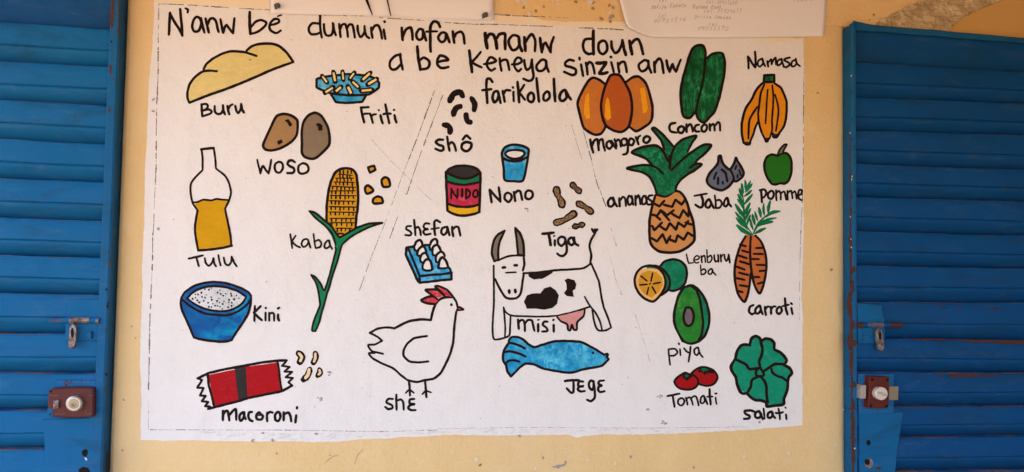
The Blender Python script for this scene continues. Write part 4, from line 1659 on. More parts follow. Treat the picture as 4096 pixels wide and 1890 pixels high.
# ---------------------------------------------------------------- wall damage
def wall_marks():
    rng = random.Random(11)
    s = 0.53
    q = [(380, 222), (420, 140), (450, 150), (500, 118), (560, 95), (620, 50), (700, 25), (760, -30), (900, -90), (1500, -90),
         (1480, -30), (1340, 2), (1230, 36), (1150, 75), (1040, 130), (985, 175), (960, 205), (935, 246)]
    poly = roughen([Vector((3300 + x * s, y * s)) for x, y in q], 9, 2.6, rng)
    mb = MB()
    st = 5.0
    ids = {}
    x0, y0 = 3490, -50
    vs, fs = [], []
    def vid(i, j):
        if (i, j) not in ids:
            x, y = x0 + i * st + rng.uniform(-1, 1), y0 + j * st + rng.uniform(-1, 1)
            w = at(x, y)
            d = mnoise.fractal(Vector((w.x * 26, w.z * 60, 0)), 0.9, 2.1, 4)
            e = mnoise.noise(Vector((w.x * 90, w.z * 140, 3)))
            ids[i, j] = len(vs)
            vs.append(at(x, y, 0.009 + 0.0075 * d + 0.0035 * e))
        return ids[i, j]
    for i in range(0, 130):
        for j in range(0, 40):
            if inside(Vector((x0 + (i + .5) * st, y0 + (j + .5) * st)), poly):
                fs.append((vid(i, j), vid(i + 1, j), vid(i + 1, j + 1), vid(i, j + 1)))
    # border skirt back to the wall
    edge = {}
    for f in fs:
        for a, b in zip(f, f[1:] + f[:1]):
            edge[(a, b)] = 1
    n0 = len(vs)
    back = {}
    for a, b in list(edge):
        if (b, a) not in edge:
            for k in (a, b):
                if k not in back:
                    back[k] = len(vs)
                    v = vs[k]
                    vs.append(Vector((v.x, 0.002, v.z)))
            fs.append((a, back[a], back[b], b))
    mb.add(vs, fs, 'rough_plaster')
    o = mb.build('rough_plaster_band', wall)
    o['label'] = 'rough bare plaster band rising above the right door'
    mb = MB()
    q = [(3795, 135), (3798, 127), (3812, 104), (3851, 69), (3909, 40), (3950, 22), (4012, 0), (4090, -40), (4500, -60), (4500, 190), (3795, 150)]
    blob(mb, [Vector(p) for p in q], 0.0006, 'shaded_orange')  # patch coloured darker to stand in for shade
    o = mb.build('plaster_patch', wall)
    o['label'] = 'smooth orange plaster beside the rough band, with its shade painted in'
    mb = MB()
    k = 0
    for x, y, r, m in ((2072, 5, 10, 'flake'), (2098, 8, 11, 'flake'), (2095, 31, 7, 'flake_brown'), (2144, 45, 6, 'flake_brown'), (2116, 57, 10, 'flake'),
                       (2175, 28, 6, 'flake_brown'), (2233, 16, 8, 'flake'), (2303, 8, 8, 'flake_brown'), (2358, 8, 12, 'flake'), (2374, 11, 9, 'faint'), (2372, 34, 7, 'flake_brown'),
                       (2437, 22, 7, 'flake_brown'), (2452, 30, 8, 'faint'), (2406, 75, 10, 'flake_brown'), (2437, 52, 9, 'flake'), (2447, 68, 13, 'faint'), (2442, 86, 7, 'flake_brown'),
                       (2462, 14, 6, 'flake'), (2210, 6, 5, 'flake'), (3271, 373, 5, 'flake_brown'), (3495, 60, 5, 'flake_brown'), (3478, 81, 4, 'flake_brown'), (3325, 1080, 7, 'flake_brown'),
                       (2172, 1832, 6, 'faint'), (2210, 1827, 5, 'flake'), (2232, 1867, 11, 'faint'), (2262, 1850, 6, 'faint'), (2350, 1840, 8, 'flake'), (2460, 1855, 7, 'flake'),
                       (2523, 1828, 7, 'faint'), (2775, 1871, 6, 'faint'), (2853, 1793, 5, 'flake'), (2975, 1827, 6, 'flake'), (3155, 1815, 8, 'flake'), (2140, 1875, 6, 'flake'),
                       (1107, 1815, 4, 'flake_brown'), (1905, 1838, 8, 'flake'), (1920, 1861, 7, 'speck'), (1320, 1822, 3, 'flake_brown'), (490, 1803, 5, 'faint'), (495, 1600, 5, 'faint'),
                       (541, 1353, 4, 'faint'), (526, 1306, 4, 'faint'), (3343, 1780, 7, 'flake'), (3372, 1640, 5, 'flake'), (3322, 1385, 4, 'flake'), (2260, 1795, 3, 'flake'), (2655, 1820, 4, 'flake')):
        k += 1
        a0 = rng.uniform(0, 3)
        el = rng.uniform(0.5, 1.0)
        pl = [Vector((x, y)) + Matrix.Rotation(a0, 2) @ Vector((r * math.cos(t) * rng.uniform(.75, 1.25), r * el * math.sin(t) * rng.uniform(.75, 1.25))) for t in (0, .7, 1.4, 2.1, 2.8, 3.5, 4.2, 4.9, 5.6)]
        blob(mb, pl, 0.0012 + k * 0.00001, m)
    c = lambda s_: [Vector(tuple(map(float, p.split(',')))) for p in s_.split()]
    blob(mb, c('2208,1868 2235,1862 2258,1856 2264,1842 2262,1862 2238,1871 2212,1872'), 0.0018, 'faint')
    ribbon(mb, catmull(c('1300,1850 1330,1828 1352,1822'), False, 4), 4, 0.0018, 'scratch', ragged=.4)
    ribbon(mb, catmull(c('1418,1858 1428,1826 1450,1798'), False, 4), 3.5, 0.0018, 'scratch', ragged=.4)
    mb.build('paint_flakes', wall)['kind'] = 'stuff'
    mb = MB()
    for x, y, r in ((2640, 1586, 11), (2655, 1695, 13), (1282, 1595, 16), (3040, 1690, 10), (2590, 1639, 6), (1317, 1491, 9), (634, 917, 7), (2110, 838, 7), (613, 398, 5), (612, 445, 5), (1000, 240, 4), (2078, 1745, 5), (1013, 1763, 7), (1090, 1760, 6), (1052, 1733, 5), (1265, 1735, 6)):
        for t in range(9):
            p = Vector((x + rng.gauss(0, r * .5), y + rng.gauss(0, r * .35)))
            rr = rng.uniform(1.3, 3.6)
            blob(mb, [p + Vector((rr * 1.5 * math.cos(u), rr * math.sin(u))) for u in (0, 1.2, 2.5, 3.7, 5)], 0.0012 + t * 0.00002, 'faint')
    mb.build('grey_smudges', wall)['kind'] = 'stuff'


wall_marks()

# ---------------------------------------------------------------- shutter doors


DOFF = 0.0065   # fittings sit on the crests of the slats


def solid(mb, poly, off0, off1, mat, bev=0.0):
    """outline traced at off1 (front), extruded straight back to off0; bev rounds the front edge"""
    off1 += DOFF
    fr = [at(p[0], p[1], off1) for p in poly]
    n = len(fr)
    c = sum(fr, Vector()) / n
    if bev:
        top = [Vector((c.x + (v.x - c.x) * (1 - bev / max(.004, (v - c).length)), v.y, c.z + (v.z - c.z) * (1 - bev / max(.004, (v - c).length)))) for v in fr]
        mid = [Vector((v.x, v.y + bev * 0.8, v.z)) for v in fr]
        rings = [top, mid]
    else:
        rings = [fr]
    rings.append([Vector((v.x, -off0, v.z)) for v in fr])
    vs, fs = [], []
    for r in rings:
        vs += r
    for k in range(len(rings) - 1):
        for i in range(n):
            j = (i + 1) % n
            fs.append((k * n + i, k * n + j, (k + 1) * n + j, (k + 1) * n + i))
    tri = tessellate_polygon([[Vector((v.x, v.z, 0)) for v in rings[0]]])
    fs += [tuple(t) for t in tri]
    mb.add(vs, fs, mat)


def oval(cx, cy, rx, ry=None, n=20, a0=0, a1=2 * math.pi):
    ry = ry or rx
    return [(cx + rx * math.cos(a0 + (a1 - a0) * k / n), cy + ry * math.sin(a0 + (a1 - a0) * k / n)) for k in range(n)]


def rod(mb, p0, p1, r, off, mat, n=14):
    """horizontal bar between two pixels, r in pixels"""
    off += DOFF
    a, b = at(p0[0], p0[1], off), at(p1[0], p1[1], off)
    R = (at(p0[0], p0[1] + r, off) - a).length
    vs, fs = [], []
    for e in (a, b):
        vs += [e + Vector((0, -R * math.sin(2 * math.pi * k / n), R * math.cos(2 * math.pi * k / n))) for k in range(n)]
    for k in range(n):
        j = (k + 1) % n
        fs.append((k, j, n + j, n + k))
    fs += [tuple(range(n)), tuple(range(n, 2 * n))]
    mb.add(vs, fs, mat)


def slat(parent, xa, xb, zt, zb, seed, mat, label=None, flat=False):
    """pressed steel slat; zt, zb: (z at xa, z at xb) of its top edge and of the next one below"""
    rng = random.Random(seed)
    B = 0.0035
    if flat:
        prof = [(0.0, 0.012), (0.3, 0.006), (0.7, -0.005), (0.93, -0.014), (1.0, -0.0165)]
    else:
        prof = [(0.0, -0.030), (0.0, 0.0165), (0.012, 0.0185), (0.05, 0.0202), (0.25, 0.0222), (0.48, 0.0226), (0.55, 0.0230), (0.572, 0.0215), (0.588, 0.0165), (0.61, 0.0178),
                (0.645, 0.0180), (0.72, 0.0140), (0.82, 0.0075), (0.92, -0.0010), (0.985, -0.0075), (1.0, -0.0095)]
    nx_ = 46
    vs, fs, mi = [], [], []
    m = len(prof)
    for i in range(nx_ + 1):
        t = i / nx_
        x = xa + (xb - xa) * t
        a = zt[0] + (zt[1] - zt[0]) * t
        b = zb[0] + (zb[1] - zb[0]) * t
        wz = 0.0018 * mnoise.noise(Vector((x * 7, seed * 3.1, 0))) + 0.0007 * mnoise.noise(Vector((x * 30, seed * 1.7, 5)))
        for j, (u, o) in enumerate(prof):
            z = a + (b - a) * u + wz * (1 - u)
            z += 0.0016 * mnoise.noise(Vector((x * 5, seed * 2.3, 9))) * math.exp(-((u - .58) / .15) ** 2)
            d = 0.0030 * mnoise.noise(Vector((x * 5, z * 16, seed))) + 0.0012 * mnoise.noise(Vector((x * 17, z * 30, seed + 40))) if 0.02 < u < 0.95 else 0
            vs.append((x, -(B + o + d), z))
    mb = MB()
    for j in range(m - 1):
        f = [(i * m + j, (i + 1) * m + j, (i + 1) * m + j + 1, i * m + j + 1) for i in range(nx_)]
        if j == 0:
            mb.add(vs, f, 'rust_edge' if not flat else mat)
            base = 0
        else:
            ii = mb.mat('rust_edge' if (j == 1 and not flat) else mat)
            for q in f:
                mb.f.append(q)
                mb.mi.append(ii)
    o = mb.build('slat', parent)
    me = o.data
    me.polygons.foreach_set('use_smooth', [True] * len(me.polygons))
    try:
        me.set_sharp_from_angle(angle=math.radians(40))
    except Exception:
        pass
    if label:
        o['label'] = label
    return o


def lever(parent, poly, slot, off):
    mb = MB()
    solid(mb, poly, off, off + 0.004, 'steel', 0.0012)
    solid(mb, oval(*slot), off + 0.003, off + 0.0046, 'dark')
    return mb.build('hasp', parent)


HB = 0.037   # how far the door frames stand proud of the wall
TOPZ = 2.178


def make_left():
    root = bpy.data.objects.new('louvered_shutter', None)
    COL.objects.link(root)
    tag(root, 'blue louvered metal shutter left of the mural, with a maroon rim lock', 'shutter', 'blue louvered metal shutters', 'thing')
    xo = -0.5765
    xi = at(410, 800, HB).x
    xl = xo - 1.25
    mb = MB()
    prof_x = [(xi, -0.03), (xi, HB - .002), (xi + .002, HB), (xo - .004, HB), (xo, HB - .003), (xo, -0.03)]
    vs, fs = [], []
    nz = 60
    for k in range(nz + 1):
        z = 0.03 + (TOPZ - 0.03) * k / nz
        for x, o in prof_x:
            w = 0.0009 * mnoise.noise(Vector((x * 9, z * 6, 2)))
            vs.append((x + w, -(o + w * (o > 0.01)), z))
    m = len(prof_x)
    for k in range(nz):
        for j in range(m - 1):
            fs.append((k * m + j, k * m + j + 1, (k + 1) * m + j + 1, (k + 1) * m + j))
    mb.add(vs, fs, 'blue_metal_worn')
    box(mb, xi + .001, xo - .001, -HB + .002, -0.001, TOPZ - .004, TOPZ - .001, 'blue_metal')
    o = mb.build('door_frame', root)
    mb = MB()
    box(mb, xl, xo - .002, 0.036, 0.04, 0.03, TOPZ - .004, 'blue_metal_deep')
    mb.build('light_block_sheet', root)  # added behind the slats to stop light leaking through the gaps
    mb = MB()
    box(mb, xl, xi - .0005, -HB + .001, -0.001, TOPZ - 0.045, TOPZ, 'blue_metal_worn')
    mb.build('top_rail', root)
    mb = MB()
    box(mb, xl, xi - .0005, -HB + .001, -0.001, 0.03, 0.09, 'blue_metal_worn')
    mb.build('bottom_rail', root)
    E = [(90, 118), (246, 267), (401, 424), (556, 579), (713, 732), (871, 885), (1021, 1034), (1171, 1184), (1334, 1338), (1494, 1494), (1642, 1643), (1800, 1797)]
    offp = 0.019
    lines = []
    for a, b in E:
        A, B = at(0, a, offp), at(430, b, offp)
        sl_ = (B.z - A.z) / (B.x - A.x)
        lines.append((A.z + sl_ * (xl - A.x), A.z + sl_ * (xi - A.x)))
    slat(root, xl, xi, (TOPZ - .03, TOPZ - .03), lines[0], 100, 'blue_metal_deep', flat=True)  # shade on the top slat put into its colour, a deeper blue
    while lines[-1][1] > 0.2:
        lines.append((lines[-1][0] - 0.098, lines[-1][1] - 0.098))
    for k in range(len(lines) - 1):
        slat(root, xl, xi, lines[k], lines[k + 1], k + 1, 'blue_metal')
    # kick plate with two torn holes
    mb = MB()
    solid(mb, [(170, 1679), (388, 1672), (376, 2150), (205, 2150), (183, 1848)], 0.0, 0.0235, 'blue_metal', .001)
    p = mb.build('cover_plate', root)
    mb = MB()
    solid(mb, [(333, 1800), (345, 1797), (352, 1806), (349, 1820), (341, 1830), (330, 1822), (326, 1810)], 0.019, 0.0239, 'dark')
    mb.build('torn_hole', p)
    mb = MB()
    solid(mb, [(315, 1878), (330, 1868), (352, 1872), (360, 1886), (356, 1905), (325, 1910), (314, 1898)], 0.019, 0.0239, 'dark')
    mb.build('torn_hole', p)
    mb = MB()
    solid(mb, [(338, 1830), (346, 1833), (349, 1842), (342, 1842)], 0.019, 0.0240, 'flake')
    mb.build('bare_metal_chip', p)
    mb = MB()
    solid(mb, [(424, 1812), (434, 1808), (433, 1925), (421, 1925)], HB - .001, HB + .0006 - DOFF, 'dark')
    ribbon(mb, catmull([Vector((452, 0)), Vector((449, 60)), Vector((446, 110))], False, 4), 12, HB + .0008, 'rust', ragged=.5)
    ribbon(mb, catmull([Vector((474, 0)), Vector((473, 90)), Vector((471, 150))], False, 4), 5, HB + .0008, 'rust', ragged=.5)
    for x, y, r in ((440, 285, 9), (441, 268, 7), (453, 318, 4), (446, 168, 4), (437, 440, 6), (437, 1055, 7), (426, 1160, 4), (430, 1226, 5), (432, 1215, 3), (418, 1560, 5), (425, 1500, 4)):
        solid(mb, [(x + r * math.cos(t) * random.uniform(.6, 1.2), y + 1.6 * r * math.sin(t) * random.uniform(.6, 1.2)) for t in (0, .8, 1.6, 2.4, 3.2, 4, 4.8, 5.6)], HB - .001, HB + .0005 - DOFF, random.choice(('rust', 'dark')))
    mb.build('frame_wear', root)['kind'] = 'stuff'
    # slide bolt
    mb = MB()
    solid(mb, [(268, 1201), (401, 1199), (400, 1262), (394, 1361), (261, 1363), (262, 1295), (266, 1262)], 0.010, 0.0255, 'blue_metal', .001)
    b = mb.build('slide_bolt', root)
    mb = MB()
    rod(mb, (250, 1282), (399, 1282), 12.5, 0.030, 'blue_metal')
    mb.build('bolt_housing', b)
    mb = MB()
    rod(mb, (198, 1281), (249, 1282), 9, 0.030, 'rust_edge')
    rod(mb, (280, 1282), (360, 1282), 13.4, 0.0302, 'steel')
    rod(mb, (386, 1284), (397, 1284), 13.4, 0.0302, 'steel')
    mb.build('bolt_bar', b)
    lever(b, [(291, 1294), (303, 1308), (306, 1330), (303, 1360), (299, 1386), (289, 1397), (276, 1393), (271, 1376), (275, 1345), (277, 1310)], (289, 1332, 6, 20), 0.040)
    mb = MB()
    solid(mb, oval(362, 1342, 17, 15, 14, math.pi / 2, 1.5 * math.pi) + [(365, 1327), (365, 1357)], 0.0255, 0.034, 'blue_metal_worn', .001)
    mb.build('staple', b)
    # rim lock
    s = 0.2187
    q = lambda *a: [(180 + x * s, 1440 + y * s) for x, y in a]
    mb = MB()
    solid(mb, q((215, 375), (975, 378), (972, 540), (955, 1180), (870, 1120), (840, 1060), (240, 1060)), 0.0, 0.0245, 'blue_metal_rusty', .001)
    pl = mb.build('lock_plate', root)
    mb = MB()
    solid(mb, q((65, 580), (95, 535), (300, 518), (560, 506), (850, 515), (885, 540), (892, 620), (885, 1000), (868, 1050), (560, 1066), (300, 1060), (110, 1045), (48, 1025), (45, 800)), 0.02, 0.047, 'maroon', .003)
    lock = mb.build('rim_lock', root)
    lock['label'] = 'maroon enamelled rim lock with a chrome cylinder'
    mb = MB()
    solid(mb, q((44, 888), (140, 900), (132, 945), (152, 965), (140, 1010), (118, 1044), (46, 1027)), 0.04, 0.0477, 'blue_metal')
    for x, y, r in ((100, 580, 22), (95, 995, 18)):
        solid(mb, [(180 + a * s, 1440 + b_ * s) for a, b_ in oval(x, y, r, r, 12)], 0.04, 0.0479, 'dark')
    for a, b_ in (((80, 655), (250, 655)), ((180, 992), (370, 990)), ((800, 655), (880, 650)), ((750, 990), (860, 985)), ((735, 930), (750, 985))):
        ribbon(mb, catmull([Vector(q(a)[0]), Vector(q(b_)[0])], False, 2), 1.6, 0.0479 + DOFF, 'stone')
    mb.build('case_marks', lock)['kind'] = 'stuff'
    mb = MB()
    solid(mb, q((150, 740), (245, 740), (245, 897), (150, 897)), 0.046, 0.0535, 'steel', .001)
    mb.build('latch_button', lock)
    mb = MB()
    C = q((523, 808))[0]
    solid(mb, oval(C[0], C[1], 33, 31, 32), 0.046, 0.060, 'chrome', .003)
    cy = mb.build('lock_cylinder', lock)
    solid2 = MB()
    solid(solid2, oval(C[0], C[1], 22, 21, 28), 0.058, 0.0607, 'brass', .0006)
    solid(solid2, oval(C[0] - 1, C[1] + 6, 11.5, 11, 20), 0.058, 0.0614, 'plug')
    solid(solid2, [(C[0] - 9, C[1] + 2), (C[0] - 7, C[1]), (C[0] + 1, C[1] + 8), (C[0], C[1] + 10)], 0.058, 0.0618, 'dark')
    solid2.build('key_plug', lock)


def make_right():
    root = bpy.data.objects.new('louvered_shutter', None)
    COL.objects.link(root)
    tag(root, 'rust-streaked blue metal shutter right of the mural, with a red-brown latch lock', 'shutter', 'blue louvered metal shutters', 'thing')
    h = 0.031
    xo = 1.2105
    xi = at(3428, 900, h).x
    xr = xo + 0.85
    mb = MB()
    prof_x = [(xo, -0.03), (xo, h - .003), (xo + .004, h), (xi - .002, h), (xi, h - .002), (xi, -0.045)]
    vs, fs = [], []
    nz = 60
    for k in range(nz + 1):
        z = 0.03 + (TOPZ - 0.03) * k / nz
        for j, (x, o) in enumerate(prof_x):
            w = 0.0009 * mnoise.noise(Vector((x * 9, z * 6, 7)))
            zz = z
            if k == nz:
                zz = TOPZ - (0.013 if j < 2 else 0.0)
            vs.append((x + w, -(o + w * (o > 0.01)), zz))
    m = len(prof_x)
    for k in range(nz):
        for j in range(m - 1):
            fs.append((k * m + j, k * m + j + 1, (k + 1) * m + j + 1, (k + 1) * m + j))
    mb.add(vs, fs, 'blue_metal_worn')
    mb.build('door_frame', root)
    mb = MB()
    box(mb, xo + .002, xr, 0.036, 0.04, 0.03, TOPZ - .004, 'blue_metal_deep')
    mb.build('light_block_sheet', root)  # added sheet that blocks daylight showing between slats
    mb = MB()
    vs, fs = [], []
    nx_ = 40
    for i in range(nx_ + 1):
        x = xi + .0005 + (xr - xi) * i / nx_
        t = min(1, (x - xi) / 0.05)
        zt = TOPZ - 0.006 * t - 0.006 * min(1, (x - xi) / 0.5) + 0.001 * mnoise.noise(Vector((x * 8, 0, 1)))
        zb = TOPZ - 0.0225 - 0.004 * min(1, (x - xi) / 0.5) + 0.0018 * mnoise.noise(Vector((x * 14, 3, 1)))
        vs += [(x, -.0006, zt), (x, -h + .003, zt), (x, -h + .0005, zt - .003), (x, -h + .001, zb), (x, -h + .006, zb - .001)]
    for i in range(nx_):
        for j in range(4):
            fs.append((i * 5 + j, i * 5 + j + 1, i * 5 + j + 6, i * 5 + j + 5))
    mb.add(vs, fs, 'blue_metal_worn')
    mb.build('top_rail', root)
    mb = MB()
    box(mb, xi + .0005, xr, -h + .001, -0.001, 0.03, 0.09, 'blue_metal_worn')
    mb.build('bottom_rail', root)
    E = [(251, 289), (391, 416), (523, 542), (656, 681), (789, 807), (926, 944), (1064, 1075), (1210, 1212), (1354, 1362), (1490, 1493), (1631, 1625), (1755, 1746), (1890, 1882)]
    offp = 0.019
    lines = []
    for a, b in E:
        A, B = at(3428, a, offp), at(4096, b, offp)
        sl_ = (B.z - A.z) / (B.x - A.x)
        lines.append((A.z + sl_ * (xi - A.x), A.z + sl_ * (xr - A.x)))
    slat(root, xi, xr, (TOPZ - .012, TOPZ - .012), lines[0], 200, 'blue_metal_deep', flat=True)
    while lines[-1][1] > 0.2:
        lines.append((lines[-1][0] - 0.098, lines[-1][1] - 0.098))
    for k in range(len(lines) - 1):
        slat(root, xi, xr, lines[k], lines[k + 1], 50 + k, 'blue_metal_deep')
    mb = MB()
    solid(mb, [(3437, 1655), (3612, 1650), (3606, 1700), (3589, 1800), (3581, 1890), (3560, 2150), (3437, 2150)], 0.0, 0.0235, 'blue_metal', .001)
    p = mb.build('cover_plate', root)
    mb = MB()
    solid(mb, oval(3474, 1772, 9, 11, 14), 0.019, 0.0239, 'dark')
    mb.build('torn_hole', p)
    mb = MB()
    solid(mb, oval(3476, 1854, 17, 20, 18), 0.019, 0.0238, 'steel')
    solid(mb, oval(3469, 1849, 10, 12, 14), 0.019, 0.0242, 'dark')
    mb.build('torn_hole', p)
    mb = MB()
    solid(mb, [(3498, 1872), (3520, 1869), (3526, 1876), (3512, 1880)], 0.019, 0.0239, 'rust')
    mb.build('rust_spot', p)
    s = 0.53
    t6 = lambda *a: [Vector((3300 + x * s, 1260 + y * s)) for x, y in a]
    t5 = lambda *a: [Vector((3300 + x * s, 630 + y * s)) for x, y in a]
    rng = random.Random(5)
    mb = MB()
    k = 0.0292
    blob(mb, roughen(t6((610, 184), (760, 180), (950, 184), (1130, 192), (1502, 190), (1502, 222), (1380, 222), (1300, 214), (1140, 210), (1000, 194), (850, 190), (700, 192)), 5, 1.8, rng), k, 'rust')
    blob(mb, roughen(t6((920, 478), (960, 445), (1130, 446), (1180, 455), (1262, 455), (1245, 470), (1150, 466), (1100, 472), (1010, 470)), 5, 1.6, rng), k, 'rust')
    for x, y, w_, h_ in ((870, 468, 30, 6), (840, 462, 14, 4), (1160, 704, 40, 5), (1290, 462, 30, 4), (710, 448, 18, 4), (755, 710, 12, 4), (740, 208, 10, 4), (850, 212, 10, 5), (640, 320, 12, 3), (1345, 322, 25, 3), (400, 165, 10, 3)):
        blob(mb, roughen(t6((x - w_, y), (x, y - h_), (x + w_, y), (x, y + h_)), 3, 1.3, rng), k, 'rust')
    for x, y, w_, h_ in ((755, 1138, 18, 5), (885, 1134, 26, 6), (1015, 1140, 40, 4), (1285, 1142, 46, 8), (870, 1112, 14, 3), (1130, 1146, 20, 3), (1200, 1138, 16, 3), (600, 1130, 8, 3)):
        blob(mb, roughen(t5((x - w_, y), (x, y - h_), (x + w_, y), (x, y + h_)), 3, 1.3, rng), k, 'rust')
    mb.build('rust_streaks', root)['kind'] = 'stuff'
    mb = MB()
    hh = h + 0.0008
    cl = [Vector(p_) for p_ in ((3399, 520), (3400, 700), (3401, 850), (3402, 960), (3403, 1100), (3404, 1260), (3406, 1400), (3408, 1560), (3411, 1700), (3413, 1900))]
    q = catmull(cl, False, 5)
    ribbon(mb, q, 11, hh, 'rust', ragged=.35, prof=lambda t: 0.3 + 0.9 * min(1, t * 1.6) * (0.75 + 0.35 * math.sin(t * 23)))
    for x, y, rx, ry in ((3403, 790, 6, 10), (3404, 845, 6, 16), (3401, 960, 7, 30), (3412, 1080, 12, 14), (3409, 1150, 9, 30), (3397, 1220, 9, 60), (3410, 1300, 12, 24), (3402, 1370, 15, 40), (3420, 1375, 9, 16), (3404, 1450, 13, 34), (3417, 1540, 8, 16), (3412, 1620, 9, 30), (3416, 1700, 6, 40), (3423, 1760, 4, 8), (3415, 1830, 8, 40), (3399, 1545, 6, 6), (3398, 1635, 7, 5), (3424, 1640, 8, 3)):
        hh += 0.00002
        blob(mb, [Vector((x + rx * math.cos(t) * rng.uniform(.5, 1.2), y + ry * math.sin(t) * rng.uniform(.6, 1.1))) for t in [u * .42 for u in range(15)]], hh, 'rust')
    for _ in range(26):
        x, y = rng.uniform(3399, 3421), rng.uniform(300, 1880)
        hh += 0.000006
        blob(mb, [Vector((x + 2.6 * math.cos(t) * rng.uniform(.5, 1.3), y + 4 * math.sin(t) * rng.uniform(.5, 1.3))) for t in (0, 1, 2, 3, 4, 5)], hh, rng.choice(('rust', 'dark', 'flake')))
    mb.build('frame_rust', root)['kind'] = 'stuff'
    # slide bolt
    mb = MB()
    solid(mb, [(3431, 1214), (3528, 1221), (3531, 1260), (3539, 1275), (3541, 1352), (3512, 1374), (3434, 1375)], 0.010, 0.0255, 'blue_metal', .001)
    b = mb.build('slide_bolt', root)
    mb = MB()
    rod(mb, (3434, 1301), (3556, 1301), 11, 0.030, 'blue_metal_deep')
    mb.build('bolt_housing', b)
    mb = MB()
    rod(mb, (3554, 1301), (3607, 1301), 9.5, 0.030, 'rust')
    rod(mb, (3466, 1301), (3530, 1301), 12, 0.0302, 'rust_edge')
    rod(mb, (3434, 1301), (3447, 1301), 12, 0.0302, 'rust')
    mb.build('bolt_bar', b)
    lever(b, [(3515, 1313), (3527, 1320), (3532, 1345), (3538, 1380), (3537, 1398), (3528, 1404), (3517, 1400), (3513, 1375), (3507, 1340), (3508, 1320)], (3521, 1344, 5.5, 17), 0.040)
    mb = MB()
    solid(mb, [(3458, 1340), (3464, 1340)] + oval(3468, 1354, 13, 13, 12, -math.pi / 2, math.pi / 2) + [(3458, 1367)], 0.0255, 0.034, 'blue_metal_worn', .001)
    mb.build('staple', b)
    # latch lock
    s8 = 0.387
    q8 = lambda *a: [(3420 + x * s8, 1240 + y * s8) for x, y in a]
    mb = MB()
    solid(mb, q8((38, 662), (200, 668), (404, 660), (402, 1072), (45, 1076)), 0.0, 0.026, 'blue_metal_rusty', .001)
    mb.build('lock_plate', root)
    mb = MB()
    solid(mb, q8((153, 688), (357, 697), (346, 1012), (300, 1022), (140, 1018)), 0.02, 0.048, 'redbrown', .0015)
    lock = mb.build('rim_lock', root)
    lock['label'] = 'red-brown latch lock with a pale metal knob'
    mb = MB()
    for x, y in ((178, 722), (333, 725), (165, 993), (326, 996)):
        solid(mb, [(3420 + a * s8, 1240 + b_ * s8) for a, b_ in oval(x, y, 15, 15, 12)], 0.044, 0.0486, 'dark')
        mb.build('screw_hole', lock)
        mb = MB()
    mb = MB()
    C = q8((276, 868))[0]
    solid(mb, oval(C[0], C[1], 25, 26, 30), 0.046, 0.062, 'alu', .0015)
    kn = mb.build('knob', lock)
    mb = MB()
    for st in ('237,855 237,848', '249,872 252,848 261,866 270,850 272,876', '292,856 280,854 282,884 294,886', '281,869 291,870', '309,862 301,860 299,884 308,890', '318,868 312,878 316,890 323,882 322,870 318,868', '330,876 330,884'):
        pts = [Vector((3420 + (x - 4) * s8, 1240 + y * s8)) for x, y in (tuple(map(float, z.split(','))) for z in st.split())]
        for a, b_ in zip(pts, pts[1:]):
            ribbon(mb, [a, a.lerp(b_, .5), b_], 1.5, 0.0626 + DOFF, 'plug')
    mb.build('knob_lettering', lock)
    mb = MB()
    solid(mb, q8((66, 778), (116, 780), (112, 920), (62, 920)), 0.024, 0.044, 'chrome', .001)
    mb.build('latch_bolt', lock)
    mb = MB()
    solid(mb, q8((352, 790), (450, 792), (448, 935), (350, 935)), 0.024, 0.034, 'brass', .001)
    mb.build('strike_plate', lock)


make_left()
make_right()

# ---------------------------------------------------------------- papers


def sheet(name, rows, label, nu=40, nv=24):
    """rows: function (u,v) -> (px, py, off)"""
    vs = [at(*rows(u / nu, v / nv)) for v in range(nv + 1) for u in range(nu + 1)]
    fs = [(v * (nu + 1) + u, (v + 1) * (nu + 1) + u, (v + 1) * (nu + 1) + u + 1, v * (nu + 1) + u + 1) for v in range(nv) for u in range(nu)]
    mb = MB()
    mb.add(vs, fs, 'paper')
    o = mb.build(name, None, smooth=True)
    md = o.modifiers.new('thickness', 'SOLIDIFY')
    md.thickness = 0.0002
    md.offset = 0
    return tag(o, label, 'paper', 'papers pinned to the wall above the mural')


def lerp(a, b, t):
    return a + (b - a) * t


def left_paper():
    def f(u, v):
        xb = lerp(1080, 1975, u)
        xt = lerp(1066, 1972, u)
        yb = lerp(53, 80, u) + 1.2 * math.sin(u * 9)
        yt = lerp(-420, -380, u)
        off = 0.0035 + 0.0022 * math.sin(u * 7) * v + 0.003 * math.exp(-((u - 0.51) / 0.02) ** 2) + 0.0015 * v
        return lerp(xt, xb, v), lerp(yt, yb, v), off
    p = sheet('paper_sheet', f, 'white sheet with two black strokes, pinned above the heading by two grey tacks')
    mb = MB()
    ribbon(mb, catmull([Vector((1455, -30)), Vector((1468, 4)), Vector((1489, 60))], False, 3), 13, 0.0092, 'black', prof=lambda t: 1.1 - .8 * t)
    mb.build('brush_stroke', p)
    mb = MB()
    ribbon(mb, catmull([Vector((1541, -30)), Vector((1552, 14)), Vector((1563, 63))], False, 3), 5.5, 0.0110, 'black', prof=lambda t: 1.2 - .5 * t)
    mb.build('brush_stroke', p)
    mb = MB()
    rng = random.Random(2)
    for k in range(16):
        y = -60 + k * 7.2
        blob(mb, [Vector((1080.5 + 2 * math.cos(t), y + 2.2 * math.sin(t))) for t in (0, 1, 2, 3, 4, 5)], 0.0062, 'faint')
    mb.build('perforation', p)['kind'] = 'stuff'
    for cx, cy in ((1107, 21), (1941, 58)):
        mb = MB()
        solid(mb, [(cx + a, cy + b) for a, b in ((-12, -3), (-3, -9), (8, -10), (12, -5), (11, 5), (4, 6), (-1, 9), (-9, 12), (-11, 5))], 0.002, 0.0125, 'tack', .002)
        mb.build('tack', p)


